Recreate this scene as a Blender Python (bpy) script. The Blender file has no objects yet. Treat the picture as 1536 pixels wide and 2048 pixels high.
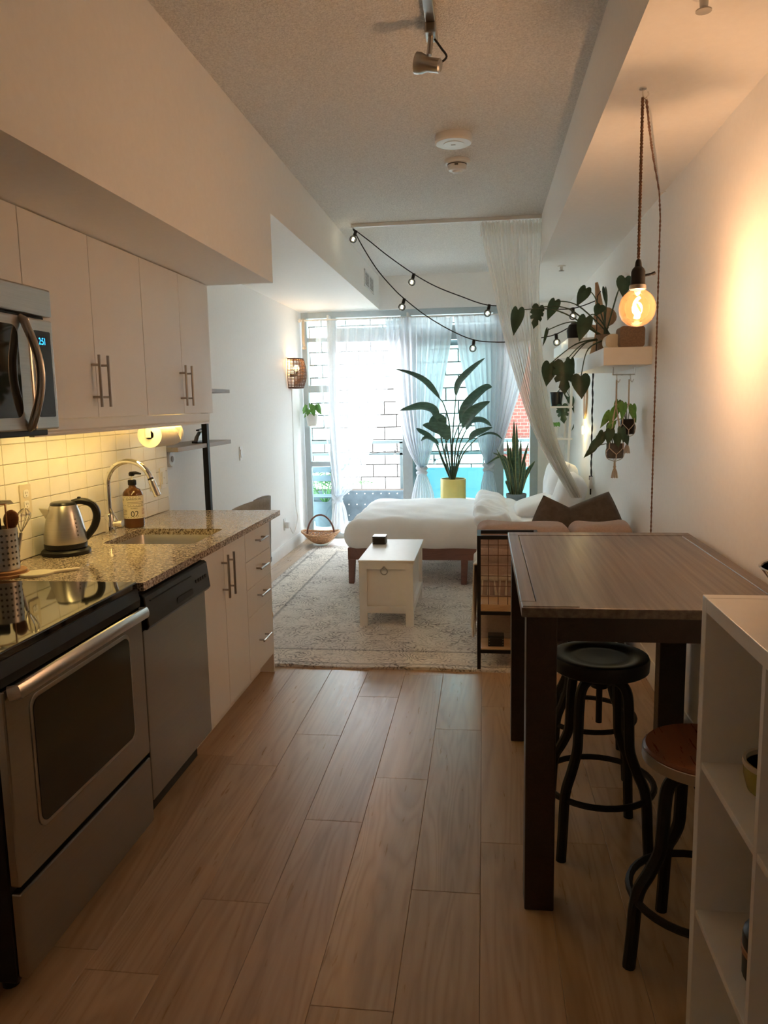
import bpy, math, random
from mathutils import Vector, Matrix, Euler
random.seed(7)
PI = math.pi
V = Vector
SC = bpy.context.scene
COL = SC.collection

# ------------------------------------------------------------------ camera
F = 1540.0
YAW, PITCH, ROLL = 0.130103, 0.139863, -0.018769
CAMZ = 1.5
_f = V((-math.sin(YAW)*math.cos(PITCH), math.cos(YAW)*math.cos(PITCH), -math.sin(PITCH)))
_r = V((math.cos(YAW), math.sin(YAW), 0)); _u = _r.cross(_f)
CR = math.cos(ROLL)*_r + math.sin(ROLL)*_u
CU = -math.sin(ROLL)*_r + math.cos(ROLL)*_u
CF = _f
cam_d = bpy.data.cameras.new('camera'); cam = bpy.data.objects.new('camera', cam_d); COL.objects.link(cam)
cam_d.sensor_fit = 'VERTICAL'; cam_d.sensor_height = 36.0; cam_d.lens = F/2048*36.0
cam_d.clip_start = 0.02; cam_d.clip_end = 200
cam.matrix_world = Matrix(((CR.x, CU.x, -CF.x, 0), (CR.y, CU.y, -CF.y, 0), (CR.z, CU.z, -CF.z, CAMZ), (0, 0, 0, 1)))
SC.camera = cam

def on(px, py, X=None, Y=None, Z=None):
    """point on the plane X=, Y= or Z= (one of them) that the photo pixel looks at"""
    d = CR*((px-768)/F) - CU*((py-1024)/F) + CF
    k = X/d.x if X is not None else (Y/d.y if Y is not None else (Z-CAMZ)/d.z)
    return V((d.x*k, d.y*k, d.z*k + CAMZ))

# ------------------------------------------------------------------ light
SC.view_settings.view_transform = 'Standard'
SC.view_settings.look = 'None'
SC.view_settings.gamma = 1.0
SC.view_settings.use_curve_mapping = False
SC.view_settings.exposure = 1.70
W = bpy.data.worlds.new('sky'); SC.world = W; W.use_nodes = True
bg = W.node_tree.nodes['Background']
bg.inputs['Color'].default_value = (0.88, 0.95, 1.0, 1); bg.inputs['Strength'].default_value = 4.7
sun_d = bpy.data.lights.new('sun', 'SUN'); sun = bpy.data.objects.new('sun', sun_d); COL.objects.link(sun)
sun_d.energy = 1.6; sun_d.angle = 0.1; sun_d.color = (1, 0.97, 0.92)
sun.rotation_euler = (math.radians(38), 0, math.radians(-25))
SC.cycles.max_bounces = 14; SC.cycles.diffuse_bounces = 11; SC.cycles.glossy_bounces = 4
SC.cycles.transparent_max_bounces = 24; SC.cycles.transmission_bounces = 8
SC.cycles.sample_clamp_indirect = 10.0
SC.cycles.caustics_reflective = False; SC.cycles.caustics_refractive = False

# ------------------------------------------------------------------ mesh helpers
class MB:
    def __init__(s): s.v = []; s.f = []
    def add(s, vs, fs):
        o = len(s.v); s.v += [tuple(p) for p in vs]; s.f += [tuple(i+o for i in f) for f in fs]; return s
    def box(s, x0, x1, y0, y1, z0, z1):
        vs = [(x, y, z) for z in (z0, z1) for y in (y0, y1) for x in (x0, x1)]
        return s.add(vs, [(0, 2, 3, 1), (4, 5, 7, 6), (0, 1, 5, 4), (2, 6, 7, 3), (0, 4, 6, 2), (1, 3, 7, 5)])
    def cbox(s, c, size):
        return s.box(c[0]-size[0]/2, c[0]+size[0]/2, c[1]-size[1]/2, c[1]+size[1]/2, c[2]-size[2]/2, c[2]+size[2]/2)
    def obox(s, a, b, w, t, up=(0, 0, 1)):
        """bar from a to b, w wide sideways, t thick along up"""
        a = V(a); b = V(b); d = (b-a).normalized(); u = V(up); x = d.cross(u)
        if x.length < 1e-5: x = d.cross(V((1, 0, 0)))
        x.normalize(); u = x.cross(d).normalized()
        vs = [p + x*i*w/2 + u*j*t/2 for p in (a, b) for i, j in ((-1, -1), (1, -1), (1, 1), (-1, 1))]
        return s.add(vs, [(0, 1, 2, 3), (7, 6, 5, 4), (0, 4, 5, 1), (1, 5, 6, 2), (2, 6, 7, 3), (3, 7, 4, 0)])
    def tube(s, pts, r, n=8, caps=True, flat=1.0, closed=False, up=None):
        pts = [V(p) for p in pts]; m = len(pts)
        rs = r if isinstance(r, (list, tuple)) else [r]*m
        vs = []; N = None
        for i, p in enumerate(pts):
            if closed: t = pts[(i+1) % m]-pts[i-1]
            else: t = pts[min(i+1, m-1)]-pts[max(i-1, 0)]
            if t.length < 1e-9: t = V((0, 0, 1))
            t.normalize()
            if N is None:
                N = V(up) if up is not None else (V((0, 0, 1)) if abs(t.z) < .9 else V((1, 0, 0)))
            N = N - t*N.dot(t)
            if N.length < 1e-6: N = t.orthogonal()
            N.normalize(); B = t.cross(N)
            for k in range(n):
                a = 2*PI*k/n
                vs.append(p + N*math.cos(a)*rs[i] + B*math.sin(a)*rs[i]*flat)
        fs = []
        for i in range(m if closed else m-1):
            j = (i+1) % m
            for k in range(n):
                fs.append((i*n+k, i*n+(k+1) % n, j*n+(k+1) % n, j*n+k))
        if caps and not closed:
            fs.append(tuple(range(n-1, -1, -1))); fs.append(tuple((m-1)*n+k for k in range(n)))
        return s.add(vs, fs)
    def lathe(s, prof, c=(0, 0, 0), n=24, axis='z', sx=1, sy=1):
        """prof: (radius, height) pairs; closed where the radius is 0"""
        vs = []; fs = []; m = len(prof)
        for r, h in prof:
            for k in range(n):
                a = 2*PI*k/n; x, y = r*math.cos(a)*sx, r*math.sin(a)*sy
                q = (x, y, h) if axis == 'z' else ((h, x, y) if axis == 'x' else (y, h, x))
                vs.append((c[0]+q[0], c[1]+q[1], c[2]+q[2]))
        for i in range(m-1):
            for k in range(n):
                fs.append((i*n+k, i*n+(k+1) % n, (i+1)*n+(k+1) % n, (i+1)*n+k))
        if prof[0][0] > 1e-6: fs.append(tuple(range(n-1, -1, -1)))
        if prof[-1][0] > 1e-6: fs.append(tuple((m-1)*n+k for k in range(n)))
        return s.add(vs, fs)
    def disc(s, c, r, h, axis='z', n=20):
        return s.lathe([(r, -h/2), (r, h/2)], c, n, axis)
    def sphere(s, c, r, n=14, m=9, sc=(1, 1, 1)):
        prof = [(r*math.sin(PI*i/m), -r*math.cos(PI*i/m)) for i in range(m+1)]
        o = len(s.v); s.lathe(prof, (0, 0, 0), n)
        for i in range(o, len(s.v)):
            x, y, z = s.v[i]; s.v[i] = (x*sc[0]+c[0], y*sc[1]+c[1], z*sc[2]+c[2])
        return s
    def prism(s, poly, axis, a0, a1):
        """closed 2D outline swept along an axis. x: (y,z)  y: (x,z)  z: (x,y)"""
        n = len(poly)
        def q(p, a): return (a, p[0], p[1]) if axis == 'x' else ((p[0], a, p[1]) if axis == 'y' else (p[0], p[1], a))
        vs = [q(p, a0) for p in poly]+[q(p, a1) for p in poly]
        fs = [tuple(range(n-1, -1, -1)), tuple(range(n, 2*n))]+[(i, (i+1) % n, n+(i+1) % n, n+i) for i in range(n)]
        return s.add(vs, fs)
    def grid(s, fn, nu, nv):
        vs = [fn(i/nu, j/nv) for j in range(nv+1) for i in range(nu+1)]
        fs = [(j*(nu+1)+i, j*(nu+1)+i+1, (j+1)*(nu+1)+i+1, (j+1)*(nu+1)+i) for j in range(nv) for i in range(nu)]
        return s.add(vs, fs)
    def xform(s, M): s.v = [tuple(M @ V(p)) for p in s.v]; return s

ORG = {}                      # world position of each thing's origin
def org(p):
    return ORG[p.name] if p is not None else V((0, 0, 0))
def build(mb, name, mat, parent=None, smooth=35, bevel=0, solid=0, subsurf=0, local=False, recalc=True):
    me = bpy.data.meshes.new(name)
    o0 = V((0, 0, 0)) if local else org(parent)
    me.from_pydata([tuple(V(p)-o0) for p in mb.v], [], mb.f)
    if recalc:
        import bmesh
        b = bmesh.new(); b.from_mesh(me); bmesh.ops.recalc_face_normals(b, faces=b.faces); b.to_mesh(me); b.free()
    if smooth:
        me.polygons.foreach_set('use_smooth', [True]*len(me.polygons)); me.set_sharp_from_angle(angle=math.radians(smooth))
    me.materials.append(mat); me.update()
    o = bpy.data.objects.new(name, me); COL.objects.link(o)
    if parent is not None: o.parent = parent; ORG[o.name] = org(parent)
    else: ORG[o.name] = V((0, 0, 0))
    if bevel:
        m = o.modifiers.new('bevel', 'BEVEL'); m.width = bevel; m.segments = 2; m.limit_method = 'ANGLE'; m.angle_limit = math.radians(50); m.harden_normals = False
    if solid:
        m = o.modifiers.new('solid', 'SOLIDIFY'); m.thickness = solid; m.offset = 0
    if subsurf:
        m = o.modifiers.new('sub', 'SUBSURF'); m.levels = subsurf; m.render_levels = subsurf
    return o
def tag(o, label, cat, group=None):
    o['label'] = label; o['category'] = cat
    if group: o['group'] = group
    return o
def thing(name, label, cat, loc, group=None, rz=0):
    o = bpy.data.objects.new(name, None); COL.objects.link(o); o.location = loc; o.rotation_euler = (0, 0, rz)
    o.empty_display_size = .05; ORG[o.name] = V(loc)
    return tag(o, label, cat, group)
def single(mb, name, mat, label, cat, group=None, **kw):
    return tag(build(mb, name, mat, None, **kw), label, cat, group)
def struct(mb, name, mat, parent=None, **kw):
    o = build(mb, name, mat, parent, **kw); o['kind'] = 'structure'; return o
def copy_tree(o, parent=None):
    c = o.copy(); COL.objects.link(c); c.parent = parent
    for ch in list(o.children): copy_tree(ch, c)
    return c
def spline(pts, n=8):
    """Catmull-Rom through the points"""
    pts = [V(p) for p in pts]; out = []
    for i in range(len(pts)-1):
        p0 = pts[max(i-1, 0)]; p1 = pts[i]; p2 = pts[i+1]; p3 = pts[min(i+2, len(pts)-1)]
        for k in range(n):
            t = k/n
            out.append(.5*((2*p1)+(p2-p0)*t+(2*p0-5*p1+4*p2-p3)*t*t+(3*p1-p0-3*p2+p3)*t**3))
    return out+[pts[-1]]
def rrect(x0, x1, y0, y1, r, n=4):
    out = []
    for cx, cy, a in ((x1-r, y1-r, 0), (x0+r, y1-r, 90), (x0+r, y0+r, 180), (x1-r, y0+r, 270)):
        for k in range(n+1):
            t = math.radians(a+90*k/n); out.append((cx+r*math.cos(t), cy+r*math.sin(t)))
    return out

# ------------------------------------------------------------------ materials
class NT:
    def __init__(s, name):
        s.m = bpy.data.materials.new(name); s.m.use_nodes = True; s.t = s.m.node_tree
        s.b = s.t.nodes['Principled BSDF']; s.out = s.t.nodes['Material Output']
    def n(s, typ, **kw):
        nd = s.t.nodes.new(typ)
        for k, v in kw.items():
            if hasattr(nd, k): setattr(nd, k, v)
            else: nd.inputs[k.replace('_', ' ')].default_value = v
        return nd
    def l(s, a, b): s.t.links.new(a, b)
    def coords(s, scale=(1, 1, 1), kind='Object', rot=(0, 0, 0)):
        c = s.n('ShaderNodeTexCoord'); m = s.n('ShaderNodeMapping'); m.inputs['Scale'].default_value = scale; m.inputs['Rotation'].default_value = rot
        s.l(c.outputs[kind], m.inputs['Vector']); return m.outputs['Vector']
    def noise(s, vec, scale, detail=4, rough=.55, dist=0):
        nd = s.n('ShaderNodeTexNoise'); nd.inputs['Scale'].default_value = scale; nd.inputs['Detail'].default_value = detail
        nd.inputs['Roughness'].default_value = rough; nd.inputs['Distortion'].default_value = dist
        if vec is not None: s.l(vec, nd.inputs['Vector'])
        return nd.outputs['Fac']
    def ramp(s, fac, stops):
        r = s.n('ShaderNodeValToRGB'); e = r.color_ramp.elements
        while len(e) < len(stops): e.new(.5)
        for q, (p, c) in zip(e, stops): q.position = p; q.color = (*c, 1) if len(c) == 3 else c
        s.l(fac, r.inputs['Fac']); return r.outputs['Color']
    def math(s, op, a, b=None):
        nd = s.n('ShaderNodeMath', operation=op)
        for i, x in enumerate((a, b)):
            if x is None: continue
            if isinstance(x, (int, float)): nd.inputs[i].default_value = x
            else: s.l(x, nd.inputs[i])
        return nd.outputs[0]
    def mix(s, fac, a, b, typ='MIX'):
        nd = s.n('ShaderNodeMix', data_type='RGBA', blend_type=typ)
        for i, x in ((0, fac), (6, a), (7, b)):
            if isinstance(x, (int, float)): nd.inputs[i].default_value = x
            elif isinstance(x, tuple): nd.inputs[i].default_value = (*x, 1)
            else: s.l(x, nd.inputs[i])
        return nd.outputs[2]
    def bump(s, h, strength=.2, dist=.01):
        b = s.n('ShaderNodeBump'); b.inputs['Strength'].default_value = strength; b.inputs['Distance'].default_value = dist
        s.l(h, b.inputs['Height']); s.l(b.outputs['Normal'], s.b.inputs['Normal'])
    def set(s, **kw):
        for k, v in kw.items():
            i = s.b.inputs[k.replace('_', ' ')]
            i.default_value = (*v, 1) if isinstance(v, tuple) and len(v) == 3 else v
        return s
def pm(name, c, rough=.5, metal=0, var=.07, scale=20, bump=0, stretch=(1, 1, 1), c2=None, spec=.5, detail=4, coat=0, bdist=.004):
    t = NT(name); vec = t.coords(stretch); f = t.noise(vec, scale, detail)
    a = tuple(x*(1-var) for x in c); b = c2 if c2 else tuple(min(1, x*(1+var)) for x in c)
    t.l(t.ramp(f, [(.3, a), (.7, b)]), t.b.inputs['Base Color'])
    t.set(Roughness=rough, Metallic=metal, Specular_IOR_Level=spec, Coat_Weight=coat)
    if bump: t.bump(f, bump, bdist)
    return t.m
def emit(name, c, s):
    t = NT(name); t.set(Base_Color=c, Emission_Color=c, Emission_Strength=s); return t.m
def wood(name, c1, c2, rough=.45, sc=(14, 1.2, 14), c3=None, coat=0, bump=.15, rv=.34, rings=.12):
    """grain runs along the small axis of sc; every object gets its own cut of the wood"""
    t = NT(name); oi = t.n('ShaderNodeObjectInfo'); tc = t.n('ShaderNodeTexCoord')
    ad = t.n('ShaderNodeVectorMath', operation='ADD'); t.l(tc.outputs['Object'], ad.inputs[0])
    cm = t.n('ShaderNodeCombineXYZ')
    for i, k in enumerate((37.0, 91.0, 53.0)): t.l(t.math('MULTIPLY', oi.outputs['Random'], k), cm.inputs[i])
    t.l(cm.outputs[0], ad.inputs[1])
    def nz(k, det, ro, dist):
        mp = t.n('ShaderNodeMapping'); mp.inputs['Scale'].default_value = tuple(x*k for x in sc); t.l(ad.outputs[0], mp.inputs['Vector'])
        return t.noise(mp.outputs[0], 1.0, det, ro, dist)
    broad = nz(.45, 3, .5, .6); mid = nz(1.3, 5, .6, .8); fine = nz(6, 3, .6, .2)
    # contour lines of the broad figure: cathedral grain
    cont = t.math('ABSOLUTE', t.math('SINE', t.math('MULTIPLY', broad, 60.0)))
    f = t.math('ADD', t.math('ADD', t.math('MULTIPLY', broad, .40), t.math('MULTIPLY', mid, .34)), t.math('ADD', t.math('MULTIPLY', fine, .26-rings*.5), t.math('MULTIPLY', cont, rings)))
    col = t.ramp(f, [(.34, c1), (.53, c2), (.72, c3 or c2)])
    hs = t.n('ShaderNodeHueSaturation'); t.l(t.math('ADD', t.math('MULTIPLY', oi.outputs['Random'], rv), 1-rv/2), hs.inputs['Value'])
    t.l(col, hs.inputs['Color']); t.l(hs.outputs[0], t.b.inputs['Base Color'])
    t.l(t.math('ADD', t.math('MULTIPLY', fine, .2), rough-.1), t.b.inputs['Roughness'])
    t.set(Coat_Weight=coat)
    if bump: t.bump(f, bump, .0015)
    return t.m
def sheer(name, c, opac, trans=.6, fold=True):
    """thin woven cloth: part open weave, part diffuse, part light passing through"""
    t = NT(name); t.t.nodes.remove(t.b)
    tr = t.n('ShaderNodeBsdfTransparent'); df = t.n('ShaderNodeBsdfDiffuse'); tl = t.n('ShaderNodeBsdfTranslucent')
    df.inputs['Color'].default_value = (*c, 1); tl.inputs['Color'].default_value = (*c, 1)
    m1 = t.n('ShaderNodeMixShader'); m1.inputs[0].default_value = trans; t.l(df.outputs[0], m1.inputs[1]); t.l(tl.outputs[0], m1.inputs[2])
    m2 = t.n('ShaderNodeMixShader'); t.l(tr.outputs[0], m2.inputs[1]); t.l(m1.outputs[0], m2.inputs[2])
    f = t.noise(t.coords((220, 220, 60)), 1.0, 2)
    lw = t.n('ShaderNodeLayerWeight'); lw.inputs['Blend'].default_value = .35
    t.l(t.math('ADD', t.math('ADD', t.math('MULTIPLY', f, .12), opac-.06), t.math('MULTIPLY', lw.outputs['Facing'], .45*(1-opac))), m2.inputs[0])
    t.l(m2.outputs[0], t.out.inputs['Surface']); return t.m
def pane(name, tint, refl=.08, rough=0.0):
    t = NT(name); t.t.nodes.remove(t.b)
    tr = t.n('ShaderNodeBsdfTransparent'); gl = t.n('ShaderNodeBsdfGlossy'); gl.inputs['Roughness'].default_value = rough
    tr.inputs['Color'].default_value = (*tint, 1)
    fr = t.n('ShaderNodeFresnel'); fr.inputs['IOR'].default_value = 1.45
    m = t.n('ShaderNodeMixShader'); t.l(t.math('MULTIPLY', fr.outputs[0], refl*12), m.inputs[0]); t.l(tr.outputs[0], m.inputs[1]); t.l(gl.outputs[0], m.inputs[2])
    t.l(m.outputs[0], t.out.inputs['Surface']); return t.m

M = {}
M['paint'] = pm('wall_paint', (.91, .905, .885), .6, var=.015, scale=40, bump=.03)
M['ceil'] = pm('popcorn_ceiling', (.84, .83, .80), .9, var=.14, scale=130, bump=1.0, detail=3, bdist=.012)
M['trimwhite'] = pm('trim_white', (.82, .82, .80), .35, var=.02)
M['cab'] = pm('cabinet_laminate', (.80, .785, .76), .32, var=.012, scale=8)
M['cabside'] = pm('cabinet_carcass', (.66, .64, .61), .45, var=.02)
M['tile'] = pm('glazed_tile', (.83, .81, .75), .14, var=.03, scale=14, bump=.02)
M['grout'] = pm('tile_grout', (.50, .47, .41), .9, var=.08, scale=120)
M['plank'] = wood('oak_plank', (.34, .218, .125), (.44, .295, .178), .31, (10, .8, 10), (.55, .385, .245), rv=.12, rings=.13, bump=.08)
M['subfloor'] = pm('floor_gap', (.16, .10, .06), .9)
M['steel'] = pm('brushed_steel', (.55, .53, .50), .32, 1, var=.06, scale=6, stretch=(1, 1, 60))
M['steelh'] = pm('brushed_steel_door', (.36, .345, .32), .27, 1, var=.05, scale=5, stretch=(60, 1, 60))
M['chrome'] = pm('chrome', (.80, .79, .77), .07, 1, var=.01)
M['nickel'] = pm('brushed_nickel', (.42, .40, .37), .3, 1, var=.05)
M['blackglass'] = pm('black_glass', (.012, .011, .010), .04, var=.1, spec=.9)
M['ovenglass'] = pm('oven_window_glass', (.006, .005, .004), .12, var=.2)
M['black'] = pm('black_plastic', (.008, .008, .009), .4, var=.1, spec=.35)
M['blackmetal'] = pm('black_iron', (.008, .008, .009), .5, 0, var=.15, scale=40, spec=.35)
M['darkgrey'] = pm('dark_plastic', (.011, .012, .013), .3, var=.08)
M['screen'] = pm('dark_screen', (.02, .022, .024), .15)
M['blue'] = emit('blue_display', (.02, .35, 1.0), 1.6)
M['white'] = pm('white_plastic', (.78, .77, .74), .35, var=.02)
M['slot'] = pm('slot_dark', (.05, .045, .04), .6)
M['espresso'] = wood('espresso_wood', (.014, .007, .006), (.024, .012, .009), .38, (20, 2, 20), (.036, .018, .014))
M['tabletop'] = pm('worn_table_top', (.095, .070, .055), .34, var=.12, scale=1.0, stretch=(55, 1.3, 55), c2=(.20, .160, .130), detail=7)
M['seatwood'] = wood('red_seat_wood', (.10, .032, .014), (.19, .065, .025), .3, (14, 1.5, 14), rings=.02)
M['bedwood'] = wood('bed_frame_wood', (.15, .070, .055), (.22, .105, .082), .4, (3, 14, 14))
M['lightwood'] = wood('light_wood', (.45, .28, .14), (.62, .42, .24), .5, (3, 14, 14))
M['driftwood'] = pm('driftwood', (.50, .33, .19), .7, var=.35, scale=14, bump=.5, stretch=(1, 1, .25))
M['boardwood'] = wood('trivet_wood', (.22, .09, .04), (.38, .18, .08), .4, (14, 3, 14))
M['chest'] = pm('chest_paint', (.80, .79, .75), .4, var=.02)
M['granite'] = None
M['linen'] = pm('white_bedding', (.89, .895, .905), .9, var=.03, scale=6, bump=.25, bdist=.02)
M['sofa'] = pm('dusty_pink_fabric', (.52, .40, .345), .95, var=.08, scale=90, bump=.2)
M['throw'] = pm('cream_throw', (.72, .66, .58), .95, var=.1, scale=120, bump=.3)
M['brownpillow'] = pm('brown_velvet', (.115, .085, .062), .85, var=.2, scale=25, bump=.1)
M['wicker'] = pm('wicker', (.58, .34, .18), .6, var=.35, scale=90, bump=.4)
M['rattan'] = pm('sconce_rattan', (.13, .066, .042), .6, var=.3, scale=90, bump=.3)
M['leafdark'] = pm('leaf_dark', (.035, .085, .045), .38, var=.35, scale=14)
M['leafbop'] = pm('leaf_bird', (.065, .14, .10), .35, var=.35, scale=16, stretch=(1, 1, 3))
M['leafsnake'] = pm('leaf_snake', (.05, .11, .06), .4, var=.5, scale=26, stretch=(1, 1, 2))
M['leafedge'] = pm('leaf_snake_edge', (.38, .40, .18), .45, var=.2)
M['leafbright'] = pm('leaf_bright', (.13, .34, .07), .4, var=.3, scale=20)
M['leafoutdoor'] = pm('leaf_outdoor', (.05, .17, .035), .5, var=.35, scale=20)
M['stem'] = pm('stem_green', (.05, .085, .04), .5, var=.3)
M['soil'] = pm('soil', (.04, .028, .02), .95, var=.4, scale=80, bump=.6)
M['yellowpot'] = pm('yellow_glaze', (.74, .62, .20), .25, var=.05, scale=12)
M['greypot'] = pm('grey_pot', (.22, .26, .28), .6, var=.12, scale=30)
M['concretepot'] = pm('concrete_pot', (.13, .125, .12), .8, var=.2, scale=40, bump=.2)
M['cord'] = pm('macrame_cord', (.62, .55, .45), .9, var=.15, scale=200, bump=.4)
M['rope'] = pm('jute_cable', (.20, .105, .06), .85, var=.35, scale=160, bump=.5)
M['blackwire'] = pm('black_wire', (.015, .015, .016), .6)
M['sheerL'] = sheer('sheer_white', (.88, .92, .96), .48, .40)
M['sheerM'] = sheer('voile_white', (.84, .86, .90), .95, .62)
M['sheerC'] = sheer('canopy_gauze', (.94, .92, .88), .66, .66)
M['alu'] = pm('grey_aluminium', (.50, .56, .58), .4, .0, var=.04)
M['rail'] = pm('dark_grey_metal', (.10, .13, .135), .5, var=.05)
M['glass'] = pane('tinted_glass', (.80, .90, .90), .08)
M['frost'] = sheer('blue_frosted_glass', (.20, .42, .50), .92, .5)
M['block'] = pm('white_block', (.56, .56, .545), .9, var=.05, scale=16, bump=.4)
M['mortar'] = pm('mortar_joint', (.04, .034, .030), .95, var=.1)
M['concrete'] = pm('balcony_concrete', (.55, .54, .51), .9, var=.12, scale=18, bump=.2)
M['planter'] = pm('slate_planter', (.085, .115, .14), .6, var=.2, scale=8)
M['grey'] = pm('grey_felt', (.40, .40, .40), .9, var=.1, scale=60)
M['shelfgrey'] = wood('grey_shelf', (.28, .25, .235), (.36, .33, .31), .5, (14, 3, 14))
M['brownbox'] = pm('brown_fabric_box', (.24, .165, .11), .9, var=.18, scale=120, bump=.3)
M['cream'] = pm('cream_ceramic', (.66, .60, .48), .5, var=.05)
M['paper'] = pm('paper_towel', (.86, .85, .81), .95, var=.03, scale=60, bump=.15)
M['amber'] = None

def granite():
    t = NT('granite'); v = t.coords((1, 1, 1))
    f1 = t.noise(v, 75, 6, .75, .6); vo = t.n('ShaderNodeTexVoronoi'); vo.inputs['Scale'].default_value = 130; t.l(v, vo.inputs['Vector'])
    f = t.math('ADD', t.math('MULTIPLY', f1, .75), t.math('MULTIPLY', vo.outputs['Distance'], .35))
    t.l(t.ramp(f, [(.36, (.03, .022, .018)), (.48, (.17, .13, .10)), (.56, (.40, .33, .26)), (.68, (.60, .53, .44))]), t.b.inputs['Base Color'])
    t.set(Roughness=.10, Specular_IOR_Level=.6); M['granite'] = t.m
granite()
def bricks():
    t = NT('red_brick_far'); v = t.coords((1, 1, 1), rot=(PI/2, 0, 0)); b = t.n('ShaderNodeTexBrick')
    b.inputs['Color1'].default_value = (.17, .040, .028, 1); b.inputs['Color2'].default_value = (.13, .030, .022, 1); b.inputs['Mortar'].default_value = (.17, .12, .10, 1)
    b.inputs['Scale'].default_value = 4.6; b.inputs['Mortar Size'].default_value = .02; t.l(v, b.inputs['Vector']); t.l(b.outputs['Color'], t.b.inputs['Base Color'])
    t.set(Roughness=.9); M['brick'] = t.m
bricks()
def amberbulb():
    t = NT('amber_bulb_glass'); t.t.nodes.remove(t.b)
    tr = t.n('ShaderNodeBsdfTransparent'); tr.inputs['Color'].default_value = (1.0, .74, .48, 1)
    gl = t.n('ShaderNodeBsdfGlossy'); gl.inputs['Roughness'].default_value = .02
    fr = t.n('ShaderNodeFresnel'); fr.inputs['IOR'].default_value = 1.5
    tl = t.n('ShaderNodeBsdfTranslucent'); tl.inputs['Color'].default_value = (1, .45, .15, 1)
    m1 = t.n('ShaderNodeMixShader'); m1.inputs[0].default_value = .02; t.l(tr.outputs[0], m1.inputs[1]); t.l(tl.outputs[0], m1.inputs[2])
    m = t.n('ShaderNodeMixShader'); t.l(fr.outputs[0], m.inputs[0]); t.l(m1.outputs[0], m.inputs[1]); t.l(gl.outputs[0], m.inputs[2])
    t.l(m.outputs[0], t.out.inputs['Surface']); M['amber'] = t.m
amberbulb()
M['clearbulb'] = pane('clear_bulb_glass', (.97, .97, .95), .08)
M['amberbottle'] = None
def bottle():
    t = NT('amber_bottle'); t.set(Base_Color=(.085, .032, .010), Roughness=.08, Specular_IOR_Level=.7); f = t.noise(t.coords(), 12, 2)
    t.l(t.ramp(f, [(.3, (.07, .025, .008)), (.7, (.13, .05, .015))]), t.b.inputs['Base Color']); M['amberbottle'] = t.m
bottle()
RUGC = (-.58, 6.05); RUGH = (1.21, 1.87)
def rug():
    t = NT('faded_rug'); tc = t.n('ShaderNodeTexCoord'); sp = t.n('ShaderNodeSeparateXYZ'); t.l(tc.outputs['Object'], sp.inputs[0])
    dx = t.math('SUBTRACT', RUGH[0], t.math('ABSOLUTE', sp.outputs[0])); dy = t.math('SUBTRACT', RUGH[1], t.math('ABSOLUTE', sp.outputs[1]))
    d = t.math('MINIMUM', dx, dy)
    v = t.coords((1, 1, 1))
    # scrolling floral motif: rings of warped cells
    wn = t.n('ShaderNodeTexNoise'); wn.inputs['Scale'].default_value = 7; wn.inputs['Detail'].default_value = 3; t.l(v, wn.inputs['Vector'])
    wv = t.n('ShaderNodeVectorMath', operation='SCALE'); t.l(wn.outputs['Color'], wv.inputs[0]); wv.inputs['Scale'].default_value = .22
    va = t.n('ShaderNodeVectorMath', operation='ADD'); t.l(v, va.inputs[0]); t.l(wv.outputs[0], va.inputs[1])
    vo = t.n('ShaderNodeTexVoronoi'); vo.inputs['Scale'].default_value = 5.5; t.l(va.outputs[0], vo.inputs['Vector'])
    rings = t.math('ABSOLUTE', t.math('SINE', t.math('MULTIPLY', vo.outputs['Distance'], 24)))
    vo2 = t.n('ShaderNodeTexVoronoi'); vo2.inputs['Scale'].default_value = 21; t.l(va.outputs[0], vo2.inputs['Vector'])
    r2 = t.math('ABSOLUTE', t.math('SINE', t.math('MULTIPLY', vo2.outputs['Distance'], 11)))
    wear = t.noise(v, 3.2, 5, .7); fine = t.noise(v, 95, 2, .8)
    pat = t.math('MULTIPLY', rings, t.math('ADD', t.math('MULTIPLY', r2, .55), .45))
    f = t.math('ADD', t.math('MULTIPLY', pat, .36), t.math('ADD', t.math('MULTIPLY', wear, .72), t.math('MULTIPLY', fine, .30)))
    base = t.ramp(f, [(.44, (.20, .185, .175)), (.55, (.47, .44, .41)), (.64, (.70, .66, .61)), (.86, (.83, .79, .74))])
    band = t.ramp(d, [(0.0, (.8, .8, .8)), (.035, (1.1, 1.1, 1.1)), (.06, (.6, .6, .6)), (.075, (1.1, 1.1, 1.08)), (.29, (1.06, 1.04, 1.0)), (.305, (.5, .5, .5)), (.325, (1, 1, 1))])
    for nd in t.t.nodes:
        if nd.type == 'VALTORGB' and len(nd.color_ramp.elements) == 7: nd.color_ramp.interpolation = 'LINEAR'
    t.l(t.mix(1.0, base, band, 'MULTIPLY'), t.b.inputs['Base Color'])
    t.set(Roughness=.95, Specular_IOR_Level=.1); t.bump(f, .4, .004); M['rug'] = t.m
rug()
# ------------------------------------------------------------------ the room shell
XL, XK, XR, YW, YF, ZC, ZS = -2.0, -1.81, .89, 8.45, -1.5, 2.85, 2.515
XBULK, XBEAM, YKE = -1.115, .423, 4.215
fl = struct(MB().box(XL-.1, XR+.1, YF, YW+.15, -.12, -.012), 'floor', M['subfloor'], smooth=0)
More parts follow.
